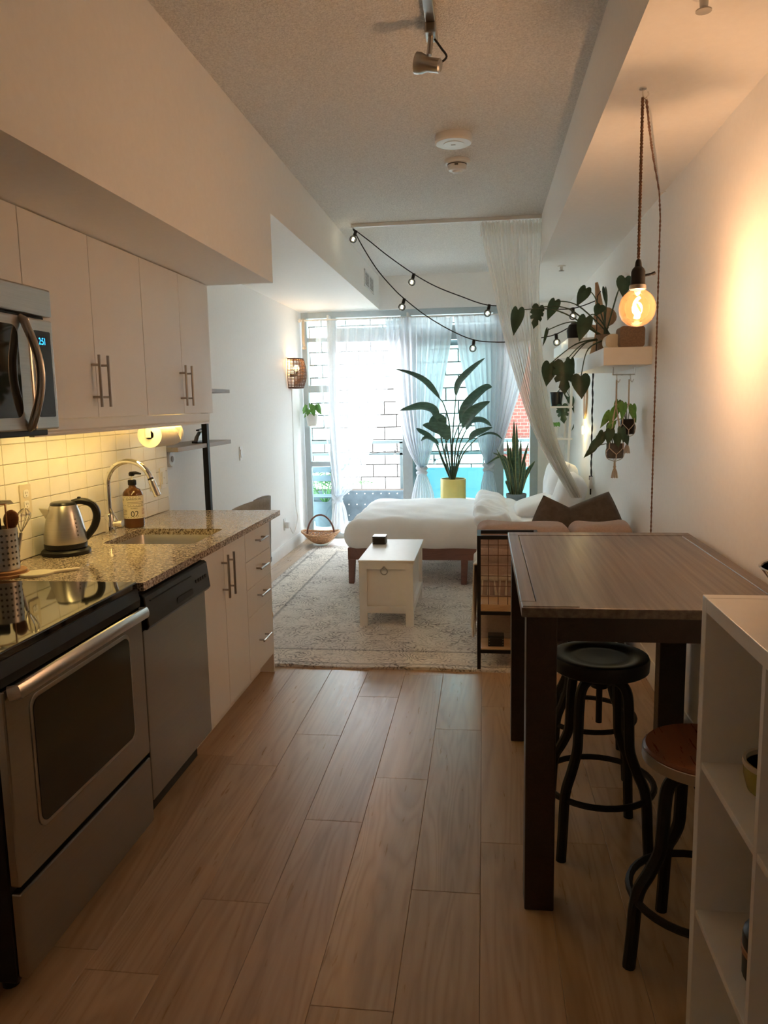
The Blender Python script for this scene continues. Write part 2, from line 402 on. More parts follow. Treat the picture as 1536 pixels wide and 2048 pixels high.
# oak planks, one object each
PW, PL = .2125, 1.2
offs = {-1: 2.97, 0: 3.29, 1: 2.57, 2: 2.91, 3: 2.20}
plank_mesh = {}
x = -.861 - 6*PW; k = -6
while x < XR-.01:
    x0, x1 = max(x, XL), min(x+PW, XR)
    o0 = offs.get(k, random.random()*PL)
    y = o0 - math.ceil((o0-YF)/PL)*PL
    while y < YW:
        y0, y1 = max(y, YF), min(y+PL, YW+.02)
        if y1-y0 > .02 and x1-x0 > .01:
            key = (round(x1-x0, 4), round(y1-y0, 4))
            if key not in plank_mesh:
                w, h = key; g = .0004
                me = bpy.data.meshes.new('plank')
                mb = MB(); mb.box(g, w-g, g, h-g, -.012, -.0010)
                # chamfered top edge
                vs = [(g, g, -.0010), (w-g, g, -.0010), (w-g, h-g, -.0010), (g, h-g, -.0010), (g+.0013, g+.0013, 0), (w-g-.0013, g+.0013, 0), (w-g-.0013, h-g-.0013, 0), (g+.0013, h-g-.0013, 0)]
                mb.f.pop(1); mb.add(vs, [(0, 1, 5, 4), (1, 2, 6, 5), (2, 3, 7, 6), (3, 0, 4, 7), (4, 5, 6, 7)])
                me.from_pydata(mb.v, [], mb.f); me.materials.append(M['plank']); me.update(); plank_mesh[key] = me
            p = bpy.data.objects.new('plank', plank_mesh[key]); COL.objects.link(p); p.parent = fl; p.location = (x0, y0, 0)
        y += PL
    x += PW; k += 1
struct(MB().box(XBULK, XBEAM, YF, YW+.1, ZC, ZC+.12), 'ceiling', M['ceil'], smooth=0)
struct(MB().box(XL-.1, XBULK, YF, YKE-.085, 2.148, ZC+.12), 'ceiling_kitchen_bulkhead', M['paint'], smooth=0)
struct(MB().box(XL-.1, XBULK, YKE-.085, YW+.1, 2.505, ZC+.12), 'ceiling_side_bulkhead', M['paint'], smooth=0)
struct(MB().box(XBEAM, XR+.1, YF, YW+.1, ZS, ZC+.12), 'ceiling_right_drop', M['paint'], smooth=0)
wl = struct(MB().box(XL-.12, XL, YKE-.02, YW+.1, -.1, 2.6), 'wall_left', M['paint'], smooth=0)
wk = struct(MB().box(XL-.12, XK, YF, YKE, -.1, 2.3), 'wall_kitchen', M['paint'], smooth=0)
struct(MB().box(XR, XR+.12, YF, YW+.1, -.1, 2.62), 'wall_right', M['paint'], smooth=0)
struct(MB().box(XL-.12, XR+.12, YF-.12, YF, -.1, ZC+.1), 'wall_front', M['paint'], smooth=0)
struct(MB().box(.578, XR, YW, YW+.14, -.1, 2.6).box(XL-.02, .578, YW, YW+.14, 2.50, ZC+.05), 'wall_back', M['paint'], smooth=0)
bl = struct(MB().prism([(XL, 0), (XL+.016, 0), (XL+.016, .095), (XL+.010, .105), (XL+.006, .12), (XL, .12)], 'y', YKE, YW), 'baseboard_left', M['trimwhite'])
struct(MB().prism([(XR, 0), (XR-.016, 0), (XR-.016, .095), (XR-.010, .105), (XR-.006, .12), (XR, .12)], 'y', YF, YW), 'baseboard_right', M['trimwhite'])
struct(MB().box(.578, XR-.02, YW-.014, YW, 0, .12), 'baseboard_back', M['trimwhite'])

# backsplash: grout bed and one object per tile
struct(MB().box(XK, XK+.006, 1.2, YKE, .90, 1.47), 'grout_bed', M['grout'], wk, smooth=0)
tm = MB().box(0, .006, .0012, .1508, .0012, .0748)
tile_me = None
zz = .916
for r in range(7):
    yy = YKE - .152
    while yy > 2.2:
        if tile_me is None:
            o = build(tm, 'tile', M['tile'], None, smooth=0, bevel=.0016); o.parent = wk; tile_me = o.data
        else:
            o = bpy.data.objects.new('tile', tile_me); COL.objects.link(o); o.parent = wk
            m = o.modifiers.new('bevel', 'BEVEL'); m.width = .0016; m.segments = 1
        o.location = (XK+.005, yy, zz + r*.076)
        yy -= .152

# ------------------------------------------------------------------ window wall: frame, panes, sliding door
YG = YW+.05
wf = struct(MB().box(-1.99, .578, YG-.03, YG+.06, 2.435, 2.50), 'window_1', M['alu'], bevel=.004)
def bar(x0, x1, z0, z1, d=.05, name='mullion', par=None):
    return build(MB().box(x0, x1, YG-d/2, YG+d/2+.01, z0, z1), name, M['alu'], par or wf, smooth=0, bevel=.003)
bar(-1.985, -1.925, .05, 2.44, .08); bar(.495, .577, .05, 2.44, .08)
bar(-1.70, -1.60, .05, 2.44, .08); bar(-.887, -.777, .05, 2.44, .08); bar(.10, .215, .05, 2.44, .08)
bar(-1.98, .577, -.01, .06, .10, 'sill')
zb = lambda py, px=640: on(px, py, Y=YG).z
for a, b in ((676, 684), (771, 785), (923, 933)): bar(-1.93, -1.70, zb(b), zb(a), .05, 'transom')
for a, b, x0, x1 in ((655, 683, -1.60, -.887), (655, 683, -.777, .10), (655, 683, .215, .495)):
    bar(x0, x1, on(740, b, Y=YG).z, on(740, a, Y=YG).z, .05, 'transom')
def glass(x0, x1, z0, z1, name='pane', mat='glass', par=None):
    return build(MB().box(x0, x1, YG+.008, YG+.014, z0, z1), name, M[mat], par or wf, smooth=0)
ztop = 2.436; zt1 = on(740, 655, Y=YG).z; zt0 = on(740, 683, Y=YG).z
glass(-1.925, -1.70, zb(676)+.005, ztop); glass(-1.925, -1.70, zb(771), zb(684)); glass(-1.925, -1.70, zb(923), zb(785)); glass(-1.925, -1.70, .06, zb(933))
glass(-1.60, -.887, zt1, ztop); glass(-.777, .10, zt1, ztop); glass(.215, .495, zt1, ztop)
glass(-.777, .10, .06, zt0); glass(.215, .495, .06, zt0)
# open sliding leaf parked behind the middle pane
d1 = struct(MB().box(-.80, -.73, YG+.065, YG+.105, .06, zt0).box(.03, .10, YG+.065, YG+.105, .06, zt0).box(-.73, .03, YG+.065, YG+.105, .06, .14).box(-.73, .03, YG+.065, YG+.105, zt0-.06, zt0), 'door_1', M['alu'], smooth=0, bevel=.003)
build(MB().box(-.73, .03, YG+.082, YG+.088, .14, zt0-.06), 'pane', M['glass'], d1, smooth=0)
build(MB().box(-.775, -.755, YG+.052, YG+.066, .95, 1.13), 'door_handle', M['blackmetal'], d1, bevel=.003)

# ------------------------------------------------------------------ balcony and what lies beyond
struct(MB().box(-4.2, 3.2, YW+.15, 10.3, -.14, -.02), 'balcony_floor', M['concrete'], smooth=0)
YBL = 12.5
bw = thing('block_wall', 'tall white concrete block wall beyond the balcony', 'wall', (0, YBL, -1.5))
build(MB().box(-6.5, .31, YBL+.02, YBL+.25, -1.5, 2.97), 'mortar_bed', M['mortar'], bw, smooth=0)
bm_ = None; BWID, BH = .40, .203
zr = -.30; row = 0
while zr < 2.85:
    xx = -4.4 + (row % 2)*.2
    while xx < .30-.05:
        w = min(BWID, .30-xx)
        if w > .39:
            if bm_ is None:
                o = build(MB().box(.010, BWID-.010, 0, .05, .010, BH-.010), 'block', M['block'], None, smooth=0, bevel=.004); o.parent = bw; bm_ = o
            else:
                o = bm_.copy(); COL.objects.link(o)
            o.location = (xx, -.02, zr+1.5)
        else:
            o = build(MB().box(xx+.005, xx+w, YBL-.02, YBL+.03, zr+.005, zr+BH-.005), 'block', M['block'], bw, smooth=0)
        xx += BWID
    zr += BH; row += 1
# brick house to the right of it
bb = thing('brick_building', 'red brick building with pale stone bands seen past the block wall', 'building', (2, 13, -1.5))
build(MB().box(.31, 6.0, 12.6, 14, -1.5, 3.6), 'wall', M['brick'], bb, smooth=0)
for z in (on(1030, 885, Y=12.55).z, on(1030, 985, Y=12.55).z): build(MB().box(.31, 6.0, 12.52, 12.6, z-.09, z+.07), 'stone_band', M['concrete'], bb, smooth=0, bevel=.01)
f_ = build(MB().box(.95, 1.75, 12.55, 12.62, 2.0, 3.1), 'window', M['alu'], bb, smooth=0)
build(MB().box(1.02, 1.68, 12.54, 12.56, 2.07, 3.03), 'pane', M['screen'], f_, smooth=0)

# railing: posts, two rails, frosted panel
YRL = 10.0
rl = thing('balcony_railing', 'grey metal balcony railing with two rails and a blue frosted glass panel', 'railing', (-.5, YRL, 0))
for py, h in ((884, .022), (908, .016)):
    z = on(760, py, Y=YRL).z; build(MB().box(-4.0, 3.0, YRL-.02, YRL+.02, z-h, z+h), 'rail', M['rail'], rl, smooth=0, bevel=.004)
zr1 = on(760, 884, Y=YRL).z
for xp in (-3.0, -1.06, .42, 1.9): build(MB().box(xp-.025, xp+.025, YRL-.02, YRL+.02, -.02, zr1), 'post', M['rail'], rl, smooth=0)
zf = on(900, 935, Y=YRL).z
for x0, x1 in ((-1.03, .39), (.45, 1.87)): build(MB().box(x0, x1, YRL-.006, YRL+.006, .03, zf), 'glass_panel', M['frost'], rl, smooth=0)
# dark planter box with light bolts along the balcony edge
pz = on(740, 981, Y=9.75).z
pl = thing('planter_box', 'long slate blue planter box with rows of pale bolts at the balcony edge', 'planter', (-1.9, 9.75, 0))
build(MB().box(-3.4, -1.0, 9.72, 9.95, 0, pz), 'box', M['planter'], pl, smooth=0, bevel=.006)
build(MB().box(-3.38, -1.02, 9.74, 9.93, pz-.02, pz+.004), 'soil', M['soil'], pl, smooth=0)
bolt = None
for zi in (.08, .22, .36):
    for i in range(22):
        if bolt is None: bolt = build(MB().disc((0, 0, 0), .008, .012, 'y', 8), 'bolt', M['white'], None, smooth=0); bolt.parent = pl; o = bolt
        else: o = bolt.copy(); COL.objects.link(o)
        o.location = (-3.3+i*.105 - (-1.9), 9.715-9.75, zi)
build(MB().box(-3.4, -1.0, 9.70, 9.97, -.02, .0), 'base', M['alu'], pl, smooth=0)
def blade(mb, p0, d, up, L, w, n=6, droop=.5, twist=0):
    """a long thin leaf that arches"""
    p0 = V(p0); d = V(d).normalized(); side = d.cross(V((0, 0, 1)))
    if side.length < .05: side = V((1, 0, 0))
    side.normalize(); vs = []
    for i in range(n+1):
        t = i/n; p = p0 + d*L*t + V((0, 0, -droop*L*t*t))
        ww = w*max(.04, math.sin(PI*(.12+.88*t))) if t < 1 else w*.04
        vs += [p-side*ww+V((0, 0, ww*.35)), p, p+side*ww+V((0, 0, ww*.35))]
    fs = []
    for i in range(n):
        for j in (0, 1): a = i*3+j; fs.append((a, a+1, a+4, a+3))
    return mb.add(vs, fs)
gp = thing('grass_plant', 'bright green spiky grass tuft growing in front of the planter box', 'plant', (-1.16, 9.45, 0))
build(MB().lathe([(.07, 0), (.09, .16), (.095, .20), (.08, .20), (.07, .17), (0, .17)], (-1.16, 9.45, -.02), 16), 'pot', M['planter'], gp)
mb = MB()
for i in range(34):
    a = random.random()*2*PI; e = random.uniform(.5, 1.35)
    blade(mb, (-1.16, 9.45, .16), (math.cos(a)*math.cos(e), math.sin(a)*math.cos(e), math.sin(e)), None, random.uniform(.2, .34), .008, 5, .45)
build(mb, 'blades', M['leafoutdoor'], gp, smooth=0)
# palm in the corner of the balcony
pc = V((-1.99, 9.50, 0))
pa = thing('potted_palm', 'feathery green palm standing outside the narrow window pane', 'plant', pc)
build(MB().lathe([(.13, 0), (.17, .30), (.18, .32), (.16, .32), (.15, .28), (0, .28)], (pc.x, pc.y, -.02), 20), 'pot', M['planter'], pa)
for i in range(11):
    a = 2*PI*i/11 + .3; e = random.uniform(.75, 1.3); L = random.uniform(.8, 1.15)
    d = V((math.cos(a)*math.cos(e), math.sin(a)*math.cos(e)*.7, math.sin(e)))
    rib = [pc+V((0, 0, .26))+d*L*t+V((0, 0, -.42*L*t*t)) for t in [k/12 for k in range(13)]]
    mb = MB().tube(rib, [.008-.006*k/12 for k in range(13)], 5)
    for k in range(4, 13):
        for sg in (-1, 1):
            tdir = (rib[k]-rib[k-1]).normalized(); sd = tdir.cross(V((0, 0, 1))).normalized()*sg
            blade(mb, rib[k], tdir*.8+sd*1.0, None, .24*(1.1-.05*k), .020, 4, .3)
    build(mb, 'frond', M['leafoutdoor'], pa, smooth=0)
# folding balcony chair
ch = thing('folding_chair', 'dark grey folding chair on the balcony behind the narrow window pane', 'chair', (-1.92, 8.90, 0))
cx0, cx1, cy0, cy1 = -2.10, -1.72, 8.74, 9.06
for i in range(5): build(MB().box(cx0+.01, cx1-.01, cy0+.065*i, cy0+.065*i+.05, .42, .435), 'seat_slat', M['planter'], ch, smooth=0)
for xq in (cx0, cx1):
    build(MB().obox((xq, cy0-.02, .0), (xq, cy1+.08, .80), .022, .014), 'leg', M['planter'], ch, smooth=0)
    build(MB().obox((xq, cy1+.06, .0), (xq, cy0, .44), .022, .014), 'leg', M['planter'], ch, smooth=0)
for z in (.62, .72): build(MB().box(cx0, cx1, cy1+.03+(z-.62)*.4, cy1+.045+(z-.62)*.4, z-.035, z+.035), 'back_slat', M['planter'], ch, smooth=0)
# lights on a wire along the railing
ow = thing('outdoor_string_light', 'thin outdoor string of small bulbs slung along the balcony railing', 'string light', (-.9, 9.9, .7))
op = [on(695, 917, Y=9.92), on(760, 905, Y=9.92), on(806, 896, Y=9.92), on(858, 918, Y=9.92), on(895, 914, Y=9.92), on(960, 900, Y=9.92), on(1030, 912, Y=9.92)]
build(MB().tube(spline(op, 6), .004, 6), 'wire', M['blackwire'], ow)
for q in ((790, 903), (870, 920), (700, 918)):
    p = on(*q, Y=9.92); s_ = build(MB().disc(p, .011, .035, 'z', 8), 'socket', M['black'], ow); build(MB().sphere(p-V((0, 0, .04)), .02, 10, 7), 'bulb', M['clearbulb'], s_)
# ------------------------------------------------------------------ kitchen
def bar_handle(par, c, axis, L, r=.0055, out=.032, name='handle', mat='nickel', posts=.62):
    """bar pull on a front facing +x; c is the point on the front"""
    c = V(c); e = V((0, 0, 1)) if axis == 'z' else V((0, 1, 0)); x = V((out, 0, 0))
    mb = MB().tube([c+x-e*L/2, c+x+e*L/2], r, 10)
    for s in (-1, 1): mb.tube([c+e*s*L*posts/2, c+e*s*L*posts/2+x], r*.85, 8)
    return build(mb, name, M[mat], par)
# range
RY0, RY1, RX = 1.64, 2.412, -1.15
rg = thing('range', 'stainless steel electric range with a black glass cooktop', 'range', (-1.47, 2.03, 0))
build(MB().box(-1.79, RX-.03, RY0, RY1, .05, .895), 'body', M['black'], rg, smooth=0, bevel=.004)
ct = build(MB().box(-1.795, RX-.012, RY0-.002, RY1+.004, .897, .919), 'cooktop', M['blackglass'], rg, smooth=0, bevel=.004)
build(MB().prism([(RX-.03, .835), (RX-.004, .835), (RX-.002, .86), (RX-.012, .897), (RX-.03, .897)], 'y', RY0, RY1), 'front_trim', M['black'], rg, smooth=0, bevel=.002)
dr = build(MB().box(RX-.03, RX, RY0+.004, RY1-.004, .315, .828), 'oven_door', M['steelh'], rg, smooth=0, bevel=.005)
wy0, wy1, wz0, wz1 = RY0+.115, RY1-.115, .425, .765
build(MB().prism(rrect(wy0-.012, wy1+.012, wz0-.012, wz1+.012, .035, 6), 'x', RX-.006, RX+.0025), 'window_rim', M['nickel'], dr, bevel=.001)
build(MB().prism(rrect(wy0, wy1, wz0, wz1, .028, 6), 'x', RX-.006, RX+.004), 'oven_window', M['ovenglass'], dr)
hp = [V((RX+.004, RY0+.02, .818))]+[V((RX+.028+.030*math.sin(PI*t/16), RY0+.025+(RY1-RY0-.05)*t/16, .822+.022*math.sin(PI*t/16))) for t in range(17)]+[V((RX+.004, RY1-.02, .818))]
build(MB().tube(hp, .019, 12, flat=.5, up=(0, 0, 1)), 'handle', M['steel'], rg)
build(MB().box(RX-.03, RX, RY0+.004, RY1-.004, .065, .298), 'drawer', M['steelh'], rg, smooth=0, bevel=.005)
for yy in (RY0+.06, RY1-.06):
    for xx in (RX-.09, -1.70): build(MB().lathe([(.022, 0), (.022, .02), (.012, .03), (.012, .06)], (xx, yy, 0), 12), 'foot', M['black'], rg)
# dishwasher
DY0, DY1, DX = 2.432, 3.045, -1.165
dw = thing('dishwasher', 'stainless steel dishwasher with a black control strip', 'dishwasher', (-1.47, 2.74, 0))
build(MB().box(-1.78, DX-.03, DY0, DY1, .10, .875), 'body', M['black'], dw, smooth=0)
build(MB().box(-1.70, DX-.07, DY0+.01, DY1-.01, .0, .10), 'toe_plate', M['black'], dw, smooth=0)
ddo = build(MB().box(DX-.03, DX, DY0+.012, DY1-.004, .115, .738), 'door', M['steelh'], dw, smooth=0, bevel=.004)
cp = build(MB().prism([(DX-.03, .742), (DX+.018, .742), (DX+.026, .755), (DX+.014, .858), (DX+.004, .866), (DX-.03, .866)], 'y', DY0+.006, DY1-.002), 'control_panel', M['darkgrey'], dw, smooth=0, bevel=.004)
build(MB().prism(rrect(DY0+.26, DY0+.42, .762, .792, .012), 'x', DX+.012, DX+.0245), 'handle_recess', M['black'], cp)
for i in range(5): build(MB().prism(rrect(DY0+.46+i*.026, DY0+.479+i*.026, .80, .815, .005), 'x', DX+.012, DX+.0225), 'button', M['black'], cp)
build(MB().box(DX+.012, DX+.0215, DY0+.04, DY0+.42, .838, .8405), 'vent_slot', M['black'], cp, smooth=0)
# two-door base cabinet and drawer unit
CX = -1.18
c1 = thing('base_cabinet', 'pale two-door base cabinet under the sink', 'cabinet', (-1.5, 3.35, 0))
build(MB().box(-1.78, CX-.02, 3.052, 3.652, .10, .70).box(CX-.035, CX-.02, 3.052, 3.652, .70, .885), 'body', M['cabside'], c1, smooth=0)
d1a = build(MB().box(CX-.019, CX, 3.055, 3.332, .112, .872), 'door', M['cab'], c1, smooth=0, bevel=.0015)
d1b = build(MB().box(CX-.019, CX, 3.336, 3.652, .112, .872), 'door', M['cab'], c1, smooth=0, bevel=.0015)
bar_handle(d1a, (CX, 3.305, .735), 'z', .20); bar_handle(d1b, (CX, 3.385, .735), 'z', .20)
build(MB().box(-1.70, -1.262, 3.05, 3.652, 0, .10), 'toe_kick', M['cab'], c1, smooth=0)
c2 = thing('drawer_cabinet', 'pale base unit with four bar-handled drawers at the counter end', 'cabinet', (-1.5, 3.87, 0))
build(MB().box(-1.78, CX-.02, 3.654, 4.10, .10, .885), 'body', M['cabside'], c2, smooth=0)
for z0, z1 in ((.112, .432), (.436, .576), (.580, .720), (.724, .872)):
    d = build(MB().box(CX-.019, CX, 3.658, 4.088, z0, z1), 'drawer', M['cab'], c2, smooth=0, bevel=.0015)
    bar_handle(d, (CX, 3.885, (z0+z1)/2 if z1 < .5 else (z0+z1)/2+.01), 'y', .15, posts=.7)
build(MB().box(-1.78, CX-.002, 4.09, 4.108, .0, .885), 'end_panel', M['cab'], c2, smooth=0, bevel=.001)
build(MB().box(-1.70, -1.262, 3.652, 4.09, 0, .10), 'toe_kick', M['cab'], c2, smooth=0)
# worktop with the sink cut out
sx0, sx1, sy0, sy1 = -1.665, -1.245, 3.135, 3.545
wt = MB()
Zt, Zb = .915, .886
Y0w, Y1w, X0w, X1w = 2.42, 4.20, XK+.012, -1.142
outer = [(X0w, Y0w), (X1w, Y0w), (X1w, Y1w), (X0w, Y1w)]
inner = rrect(sx0, sx1, sy0, sy1, .03, 3)
def ringfaces(mb, z, flip):
    # quads between hole and rim: split by the four rim corners
    base = len(mb.v)
    mb.v += [(p[0], p[1], z) for p in outer]; mb.v += [(p[0], p[1], z) for p in inner]
    n = len(inner); q = n//4          # inner starts at the (x1,y1) corner, counter-clockwise
    oc = [2, 3, 0, 1]
    for c in range(4):
        for k in range(q-1): mb.f.append((base+oc[c], base+4+c*q+k, base+4+c*q+k+1))
        a = base+4+c*q+q-1; b = base+4+((c+1) % 4)*q
        mb.f.append((base+oc[c], a, b, base+oc[(c+1) % 4]))
    return base
b1 = ringfaces(wt, Zt, 0); b0 = ringfaces(wt, Zb, 1)
for i in range(4): j = (i+1) % 4; wt.f.append((b0+i, b0+j, b1+j, b1+i))
n = len(inner)
for i in range(n): j = (i+1) % n; wt.f.append((b1+4+i, b1+4+j, b0+4+j, b0+4+i))
single(wt, 'worktop', M['granite'], 'speckled brown granite worktop with a sink cutout', 'worktop', smooth=30)
sk = thing('sink', 'rectangular stainless steel sink set under the granite worktop', 'sink', ((sx0+sx1)/2, (sy0+sy1)/2, .72))
mb = MB(); rims = [(inner, .886), (rrect(sx0+.004, sx1-.004, sy0+.004, sy1-.004, .035, 3), .86), (rrect(sx0+.012, sx1-.012, sy0+.012, sy1-.012, .05, 3), .735), (rrect(sx0+.05, sx1-.05, sy0+.05, sy1-.05, .05, 3), .722)]
vs = []; fs = []
for poly, z in rims: vs += [(p[0], p[1], z) for p in poly]
for r in range(3):
    for i in range(n): j = (i+1) % n; fs.append((r*n+i, r*n+j, (r+1)*n+j, (r+1)*n+i))
fs.append(tuple(3*n+i for i in range(n)))
build(MB().add(vs, fs), 'basin', M['steel'], sk, smooth=50)
build(MB().lathe([(.04, 0), (.04, .004), (.03, .003), (0, .002)], ((sx0+sx1)/2, (sy0+sy1)/2, .7225), 18), 'drain', M['chrome'], sk)
# faucet
fb = V((-1.738, 3.375, .915))
fc = thing('faucet', 'chrome gooseneck kitchen faucet with pull-down spray head', 'faucet', fb)
build(MB().lathe([(.026, 0), (.026, .004), (.0235, .006), (.0235, .095), (.021, .10), (0, .10)], fb, 20), 'base', M['chrome'], fc)
R = .108; arc = [fb+V((0, 0, .09)), fb+V((0, 0, .16)), fb+V((0, 0, .225))]
cx = fb+V((R, 0, .235))
arc += [cx+V((-R*math.cos(math.radians(a)), 0, R*math.sin(math.radians(a)))) for a in range(0, 166, 11)]
build(MB().tube(arc, .0125, 14), 'spout', M['chrome'], fc)
e0 = arc[-1]; ed = (arc[-1]-arc[-2]).normalized()
build(MB().tube([e0, e0+ed*.01, e0+ed*.012, e0+ed*.085, e0+ed*.088], [.0128, .0135, .0155, .0165, .014], 14), 'spray_head', M['chrome'], fc)
build(MB().tube([e0-ed*.002, e0+ed*.006], .0138, 14), 'collar', M['black'], fc)
lv = build(MB().tube([fb+V((.02, 0, .05)), fb+V((.062, 0, .052))], .0155, 14), 'lever_hub', M['chrome'], fc)
build(MB().tube([fb+V((.04, .0, .062)), fb+V((.02, -.005, .10)), fb+V((.012, -.008, .125))], [.005, .0045, .004], 8), 'lever', M['chrome'], lv)
# soap bottle with printed label
sb = V((-1.722, 3.595, .915))
so = thing('soap_bottle', 'amber pump bottle with a printed cream label on the worktop', 'bottle', sb)
build(MB().lathe([(.044, 0), (.048, .004), (.049, .012), (.049, .16), (.046, .176), (.034, .190), (.020, .198), (.017, .205), (.017, .216), (0, .216)], sb, 28), 'glass_body', M['amberbottle'], so)
M['labelpaper'] = pm('label_paper', (.74, .68, .55), .7, var=.04, scale=60)
M['ink'] = pm('label_ink', (.02, .018, .016), .7)
M['inkred'] = pm('label_ink_rust', (.30, .12, .08), .7)
aim = math.atan2(-sb.y, -sb.x)      # the label faces the room
def wrap(u, z, r=.0498): a = aim+u/r; return (sb.x+r*math.cos(a), sb.y+r*math.sin(a), sb.z+z)
lb = build(MB().grid(lambda u, v: wrap(-.075+.15*u, .048+.112*v), 28, 2), 'label', M['labelpaper'], so, smooth=60)
def text_mesh(body, size, fnc, name, mat, par, align='CENTER'):
    cu = bpy.data.curves.new('txt', 'FONT'); cu.body = body; cu.size = size; cu.align_x = align; cu.resolution_u = 3
    ob = bpy.data.objects.new('txt', cu); COL.objects.link(ob)
    dg = bpy.context.evaluated_depsgraph_get(); me = bpy.data.meshes.new_from_object(ob.evaluated_get(dg))
    mb = MB(); mb.v = [fnc(v.co.x, v.co.y) for v in me.vertices]; mb.f = [tuple(p.vertices) for p in me.polygons]
    bpy.data.objects.remove(ob); bpy.data.meshes.remove(me); bpy.data.curves.remove(cu)
    return build(mb, name, mat, par, smooth=0, recalc=False)
wt_ = lambda z, u0=0: (lambda x, y: wrap(x+u0, z+y, .0502))
text_mesh('GARRISON', .0155, wt_(.139, .002), 'lettering', M['ink'], lb)
text_mesh('02', .040, wt_(.058, .004), 'lettering', M['ink'], lb)
text_mesh('NUMERO', .008, wt_(.096, .002), 'lettering', M['ink'], lb)
text_mesh('N', .016, wt_(.136, -.058), 'lettering', M['ink'], lb)
mb = MB()
for z, a, b in ((.128, -.03, .06), (.121, -.03, .06), (.113, -.07, .07), (.107, -.03, .06), (.090, -.07, -.035), (.083, -.07, -.035), (.076, -.07, -.035), (.069, -.07, -.035), (.154, -.073, .073), (.054, -.073, .073)):
    mb.grid(lambda u, v: wrap(a+(b-a)*u, z+.0016*v, .0501), 10, 1)
build(mb, 'printed_lines', M['ink'], lb, smooth=0)
mb = MB()
for z in (.091, .085, .079, .073, .067): mb.grid(lambda u, v: wrap(.042+.03*u, z+.0018*v, .0501), 6, 1)
build(mb, 'printed_lines', M['inkred'], lb, smooth=0)
build(MB().lathe([(.0195, .210), (.0205, .213), (.0205, .232), (.017, .236), (0, .236)], sb, 18), 'collar', M['black'], so)
build(MB().tube([sb+V((0, 0, .234)), sb+V((0, 0, .258))], .005, 8), 'pump_stem', M['white'], so)
pd = V((.85, .5, 0)).normalized()
build(MB().lathe([(.012, .255), (.014, .258), (.014, .270), (.010, .274), (0, .274)], sb, 14).tube([sb+pd*-.008+V((0, 0, .266)), sb+pd*.02+V((0, 0, .269)), sb+pd*.045+V((0, 0, .263))], [.010, .008, .004], 8), 'pump_head', M['black'], so)
# kettle
kb = V((-1.698, 2.915, .915))
kd = V((.87, .49, 0)).normalized()
ke = thing('kettle', 'brushed steel electric kettle with a black handle and base', 'kettle', kb)
build(MB().lathe([(.098, 0), (.102, .004), (.102, .016), (.096, .022), (.086, .026), (0, .026)], kb, 32), 'power_base', M['black'], ke)
build(MB().lathe([(.084, .026), (.088, .030), (.089, .048), (.086, .050), (0, .050)], kb, 32), 'heater_ring', M['black'], ke)
bd = build(MB().lathe([(.087, .050), (.0885, .056), (.0865, .085), (.081, .12), (.074, .155), (.066, .185), (.058, .208), (.055, .214), (0, .214)], kb, 36), 'body', M['steel'], ke)
build(MB().lathe([(.053, .213), (.054, .219), (.050, .226), (.042, .229), (0, .230)], kb, 32), 'lid', M['darkgrey'], ke)
sd = -kd; sp_ = V((-sd.y, sd.x, 0))
vs = [kb+sd*.060+sp_*.026+V((0, 0, .200)), kb+sd*.060-sp_*.026+V((0, 0, .200)), kb+sd*.098+V((0, 0, .205)), kb+sd*.070+V((0, 0, .150)), kb+sd*.050+sp_*.01+V((0, 0, .16)), kb+sd*.050-sp_*.01+V((0, 0, .16))]
build(MB().add(vs, [(0, 2, 1), (0, 3, 2), (1, 2, 3), (0, 4, 3), (1, 3, 5), (0, 1, 5, 4), (3, 4, 5)]), 'pour_spout', M['steel'], ke, smooth=0)
hp = spline([kb+kd*.035+V((0, 0, .222)), kb+kd*.075+V((0, 0, .226)), kb+kd*.118+V((0, 0, .208)), kb+kd*.134+V((0, 0, .165)), kb+kd*.122+V((0, 0, .115)), kb+kd*.094+V((0, 0, .075)), kb+kd*.082+V((0, 0, .06))], 5)
hn = len(hp); build(MB().tube(hp, [.012+.005*math.sin(PI*i/(hn-1)) for i in range(hn)], 10), 'handle', M['black'], ke)
build(MB().cbox(kb+kd*.066+V((0, 0, .240)), (.014, .012, .012)), 'switch', M['black'], ke, bevel=.003)
# water gauge strip, on the side seen from the room
ga = math.atan2(-kb.y, -kb.x)+.62
def kr(z): return .0887-(.0887-.066)*max(0, (z-.056)/.129)**1.25
mb = MB().grid(lambda u, v: (kb.x+(kr(.075+.1*v)+.0015)*math.cos(ga+(u-.5)*.26*math.sin(PI*(.08+.84*v))), kb.y+(kr(.075+.1*v)+.0015)*math.sin(ga+(u-.5)*.26*math.sin(PI*(.08+.84*v))), kb.z+.075+.1*v), 4, 10)
gw = build(mb, 'water_gauge', M['nickel'], ke)
for i in range(5):
    z = .088+.017*i; build(MB().sphere((kb.x+(kr(z)+.002)*math.cos(ga), kb.y+(kr(z)+.002)*math.sin(ga), kb.z+z), .0035, 8, 5), 'gauge_mark', M['slot'], gw)
ke.scale = (.94, .94, .94)
